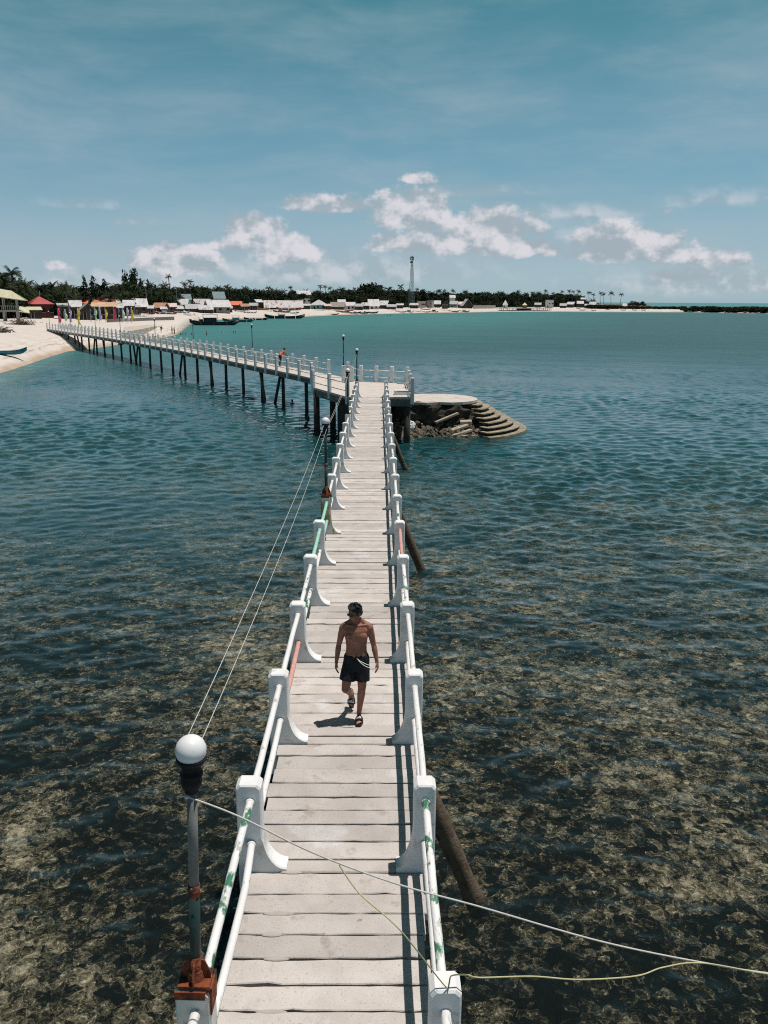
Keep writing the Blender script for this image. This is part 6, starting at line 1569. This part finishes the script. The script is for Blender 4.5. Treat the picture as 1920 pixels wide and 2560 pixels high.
    for v in ob.data.vertices:                      # folds
        n_ = mnoise.noise(Vector((v.co.x * 26, v.co.y * 26, v.co.z * 9))); v.co += v.normal * 0.007 * n_
    co = [X(0.005, -0.110, 0.985), X(0.045, -0.135, 0.945), X(0.095, -0.155, 0.905), X(0.150, -0.160, 0.875), X(0.195, -0.150, 0.855)]
    co2 = [X(0.010, -0.110, 0.985), X(0.040, -0.145, 0.965), X(0.095, -0.165, 0.940), X(0.150, -0.168, 0.915), X(0.200, -0.160, 0.895)]
    for c_ in (co, co2): MB().tube(spline(c_, 5), 0.0042, 7).build('drawstring', m_cord, t, True)
    # slides
    for nm, (sole, d, up, sd), word in (('L', fL, 'SLAM'), ('R', fR, 'HELL')):
        M = Matrix((sd, d, up)).transposed(); c0 = sole + d * 0.055 - up * 0.040
        outl = []
        for i in range(28):
            a = 2 * math.pi * i / 28; y = math.sin(a); wd = 0.050 if y > 0 else 0.040
            outl.append((math.copysign(abs(math.cos(a)) ** .75, math.cos(a)) * wd, math.copysign(abs(y) ** .9, y) * 0.142))
        sb = MB(); n = len(outl)
        for z0 in (-0.014, 0.012): pass
        vs = [(x * .96, y * .98, -0.016) for x, y in outl] + [(x, y, -0.008) for x, y in outl] + [(x, y, 0.010) for x, y in outl] + [(x * .93, y * .965, 0.0135) for x, y in outl] + [(x * .86, y * .93, 0.009) for x, y in outl]
        fs = [tuple(range(n))[::-1], tuple(4 * n + k for k in range(n))] + [(r * n + k, r * n + (k + 1) % n, (r + 1) * n + (k + 1) % n, (r + 1) * n + k) for r in range(4) for k in range(n)]
        sb.add([c0 + M @ Vector(v) for v in vs], fs)
        sl = sb.build('slide_sole', m_rubber, t, False)
        st = MB(); rows = 5; cols = 13; th = 0.004
        def pt(u, w, o):                              # u across the foot, w along it
            a = math.pi * u; return c0 + M @ Vector((math.cos(a) * (0.053 + o), 0.018 + w * 0.066, 0.004 + math.sin(a) ** .7 * (0.090 - 0.026 * w + o)))
        vs = [pt(i / (cols - 1), j / (rows - 1), 0) for j in range(rows) for i in range(cols)] + [pt(i / (cols - 1), j / (rows - 1), th) for j in range(rows) for i in range(cols)]
        q = rows * cols; fs = []
        for j in range(rows - 1):
            for i in range(cols - 1):
                a = j * cols + i; fs += [(a, a + 1, a + cols + 1, a + cols), (q + a, q + a + cols, q + a + cols + 1, q + a + 1)]
        for i in range(cols - 1): fs += [(i, q + i, q + i + 1, i + 1), ((rows - 1) * cols + i, (rows - 1) * cols + i + 1, q + (rows - 1) * cols + i + 1, q + (rows - 1) * cols + i)]
        sp = st.add(vs, fs).build('slide_strap', m_rubber, t, True)
        cu = bpy.data.curves.new('lettering', 'FONT'); cu.body = word; cu.size = 0.043; cu.align_x = 'CENTER'; cu.align_y = 'CENTER'; cu.extrude = 0.0008; cu.offset = 0.0009
        to = bpy.data.objects.new('lettering_tmp', cu); C.objects.link(to); dg = bpy.context.evaluated_depsgraph_get(); dg.update()
        lm = bpy.data.meshes.new_from_object(to.evaluated_get(dg)); bpy.data.objects.remove(to)
        lm.materials.clear(); lm.materials.append(m_print)
        for v in lm.vertices:                         # wrap the print round the strap, read from the front
            u = 0.5 + v.co.x / 0.125; w = 0.5 - v.co.y / 0.062
            sgn = 1 if sd.x < 0 else -1
            p = pt(0.5 + (u - 0.5) * 0.62 * (1 if sd.x < 0 else -1) * -1 if False else 0.5 + sgn * (u - 0.5) * 0.62, w, th + 0.0012 + v.co.z)
            v.co = p
        link('lettering', lm, sp)
walker()

def mini(name, label, loc, rotz, pose, shirt=None, pants=None, hair=True, s=1.0, group=None, vox=0.014):
    """a person seen from afar: one body mesh with hair and clothes as parts"""
    t = thing(name, label, 'person', loc, rotz, group, None); b = MB(); X = lambda x, y, z: Vector((x * s, y * s, z * s))
    J = dict(pel=X(0, 0, .92), ch=X(0, 0, 1.30), hd=X(0, -.02, 1.58), lk=X(.09, -.03, .5), la=X(.09, 0, .08), rk=X(-.09, -.03, .5), ra=X(-.09, 0, .08), le=X(.26, .02, 1.1), lw=X(.27, -.05, .88), re=X(-.26, .02, 1.1), rw=X(-.27, -.05, .88))
    for k, v in pose.items(): J[k] = X(*v)
    up = (J['ch'] - J['pel']).normalized(); rt = Vector((1, 0, 0))
    b.tube([J['pel'] - up * .08 * s, J['pel'], J['pel'].lerp(J['ch'], .4), J['ch'], J['ch'] + up * .12 * s], [(.09 * s, .12 * s), (.105 * s, .155 * s), (.09 * s, .135 * s), (.10 * s, .165 * s), (.06 * s, .11 * s)], 16, up=(0, -1, 0.01))
    nk = J['ch'] + up * .14 * s
    b.tube([nk - up * .04 * s, J['hd'] - Vector((0, 0, .06 * s))], .052 * s, 10)
    b.ball(J['hd'], (.075 * s, .092 * s, .108 * s), 14, 10); b.ball(J['hd'] + X(0, -.09, -.015), (.014 * s, .016 * s, .02 * s), 8, 6)
    for q, sg in (('l', 1), ('r', -1)):
        h = J['pel'] + X(sg * .088, 0, -.04); k, a = J[q + 'k'], J[q + 'a']
        limb(b, [h, h.lerp(k, .5), k], [.088 * s, .075 * s, .054 * s], 10); limb(b, [k, k.lerp(a, .3), a], [.054 * s, .052 * s, .036 * s], 10)
        b.ball(a + X(0, -.06, -.045), (.042 * s, .12 * s, .035 * s), 10, 6)
        shd = J['ch'] + up * .07 * s + rt * sg * .175 * s; e, w = J[q + 'e'], J[q + 'w']
        limb(b, [shd, shd.lerp(e, .5), e], [.055 * s, .046 * s, .037 * s], 10); limb(b, [e, e.lerp(w, .3), w], [.037 * s, .036 * s, .026 * s], 10)
        hand(b, w, (w - e).normalized(), Vector((0, -1, 0)), Vector((-sg, 0, 0.1)), s, .3)
    remesh('body', b, m_skin2, vox * s, t, 1)
    if hair:
        hb = MB(); hb.ball(J['hd'] + X(0, .012, .03), (.083 * s, .098 * s, .095 * s), 14, 10); hb.build('hair', m_hair, t, True)
    if shirt:
        sb = MB(); sb.tube([J['pel'] - up * .05 * s, J['pel'].lerp(J['ch'], .4), J['ch'], J['ch'] + up * .125 * s], [(.125 * s, .175 * s), (.112 * s, .158 * s), (.118 * s, .185 * s), (.07 * s, .125 * s)], 16, up=(0, -1, 0.01))
        for q, sg in (('l', 1), ('r', -1)):
            shd = J['ch'] + up * .07 * s + rt * sg * .175 * s; e = J[q + 'e']; sb.tube([shd - rt * sg * .03 * s, shd.lerp(e, .55)], [.068 * s, .062 * s], 12); sb.ball(shd, .066 * s, 10, 8)
        remesh('shirt', sb, shirt, .014 * s, t, 2)
    if pants:
        pb = MB(); pb.ball(J['pel'], (.175 * s, .13 * s, .12 * s), 14, 10)
        for q, sg in (('l', 1), ('r', -1)):
            h = J['pel'] + X(sg * .088, 0, -.04); k, a = J[q + 'k'], J[q + 'a']; pb.tube([h, h.lerp(k, .5), k, k.lerp(a, .7)], [.102 * s, .09 * s, .07 * s, .062 * s], 12); pb.ball(k, .07 * s, 10, 8)
        remesh('trousers', pb, pants, .014 * s, t, 2)
    return t
m_orange = mat('orange_shirt', (0.55, 0.12, 0.05), (0.63, 0.17, 0.08), 7, 4, 0.85, 0.4, 20)
m_navy = mat('dark_trousers', (0.014, 0.014, 0.02), (0.024, 0.024, 0.03), 8, 3, 0.85)
# leaning with both hands on the far rail of the jetty
i0 = nearest_idx(far, 746); fdir = (far[i0 + 1] - far[i0 - 1]).normalized(); fn = (far[i0] - near[i0]).normalized()
pp = far[i0].lerp(far[i0 + 1], 0.45) - fn * 0.62
pp.z = 0.005
face = math.atan2(fn.x, -fn.y)
mini('person', 'person in an orange shirt leaning on the far rail of the beach jetty', pp, face, dict(pel=(-.02, .05, .90), ch=(.10, -.26, 1.17), hd=(.17, -.42, 1.40), lk=(.10, -.03, .5), la=(.12, .10, .085), rk=(-.14, .05, .48), ra=(-.22, .22, .085), le=(.33, -.42, .98), lw=(.27, -.56, .83), re=(-.14, -.44, .98), rw=(-.05, -.57, .83)), m_orange, m_navy)
m_bag = mat('pale_cloth_bag', (0.45, 0.47, 0.38), (0.55, 0.55, 0.48), 8, 4, 0.9)
ob = blob('shoulder_bag', (0, 0, 0), (.20, .13, .17), m_bag, None, 2.2, 14, 10, .3, 1.5); ob.location = pp + Vector((-0.30, -0.02, 0.92)); tag(ob, 'pale cloth bag hanging at the hip of the person in orange', 'bag')
# bathers: standing or floating in the shallow water
SW = [(730.5, 1010, 0.36, 'person swimming under the jetty beside a pile'), (516.5, 838, 0.9, 'person standing waist-deep right of the jetty lamp'), (557, 832, 0.5, 'person in a pale top in the water, left of the bathing pair'), (583.5, 833.5, 0.6, 'left person of the bathing pair in the bay'), (588.5, 833.5, 0.6, 'right person of the bathing pair in the bay'),
      (452, 837, 0.4, 'first of three swimmers near the concrete slipway'), (457.5, 836.5, 0.4, 'second of three swimmers near the concrete slipway'), (464.5, 836.5, 0.4, 'third of three swimmers near the concrete slipway'), (479, 837, 0.45, 'swimmer just left of the jetty lamp by the slipway'), (969, 790, 0.5, 'left of two far bathers off the beach below the domed tree'), (976.5, 789, 1.0, 'right of two far bathers, standing, off the beach below the domed tree')]
for (px, py, h, lab) in SW:
    p = at(px, py, WATER)
    mini('person', lab, (p.x, p.y, WATER - 1.69 + h), rnd.uniform(0, 6.28), {}, mat('pale_top', (0.55, 0.55, 0.55), None, 5, 2, .9) if 'pale' in lab else None, m_navy, group='bathers in the bay', vox=.02)
for (px, py, lab) in ((430.5, 834.5, 'left of two people standing on the sand by the slipway'), (436, 835.5, 'right of two people standing on the sand by the slipway'), (403.5, 828, 'person in dark clothes crouching at the end of the broad ramp')):
    p = land(px, py); pose = {} if 'crouch' not in lab else dict(pel=(0, .05, .5), ch=(0, -.15, .85), hd=(0, -.25, 1.12), lk=(.14, -.35, .5), rk=(-.14, -.35, .5), le=(.25, -.25, .7), lw=(.15, -.45, .55), re=(-.25, -.25, .7), rw=(-.15, -.45, .55))
    mini('person', lab, (p.x, p.y, p.z), rnd.uniform(0, 6), pose, None if 'crouch' not in lab else m_navy, m_navy, group='people on the beach', vox=.02)
p = land(740.5, 786); mini('person', 'lone person standing on the long sand beach', (p.x, p.y, p.z), 1.0, {}, m_orange, m_navy, group='people on the beach', vox=.02)
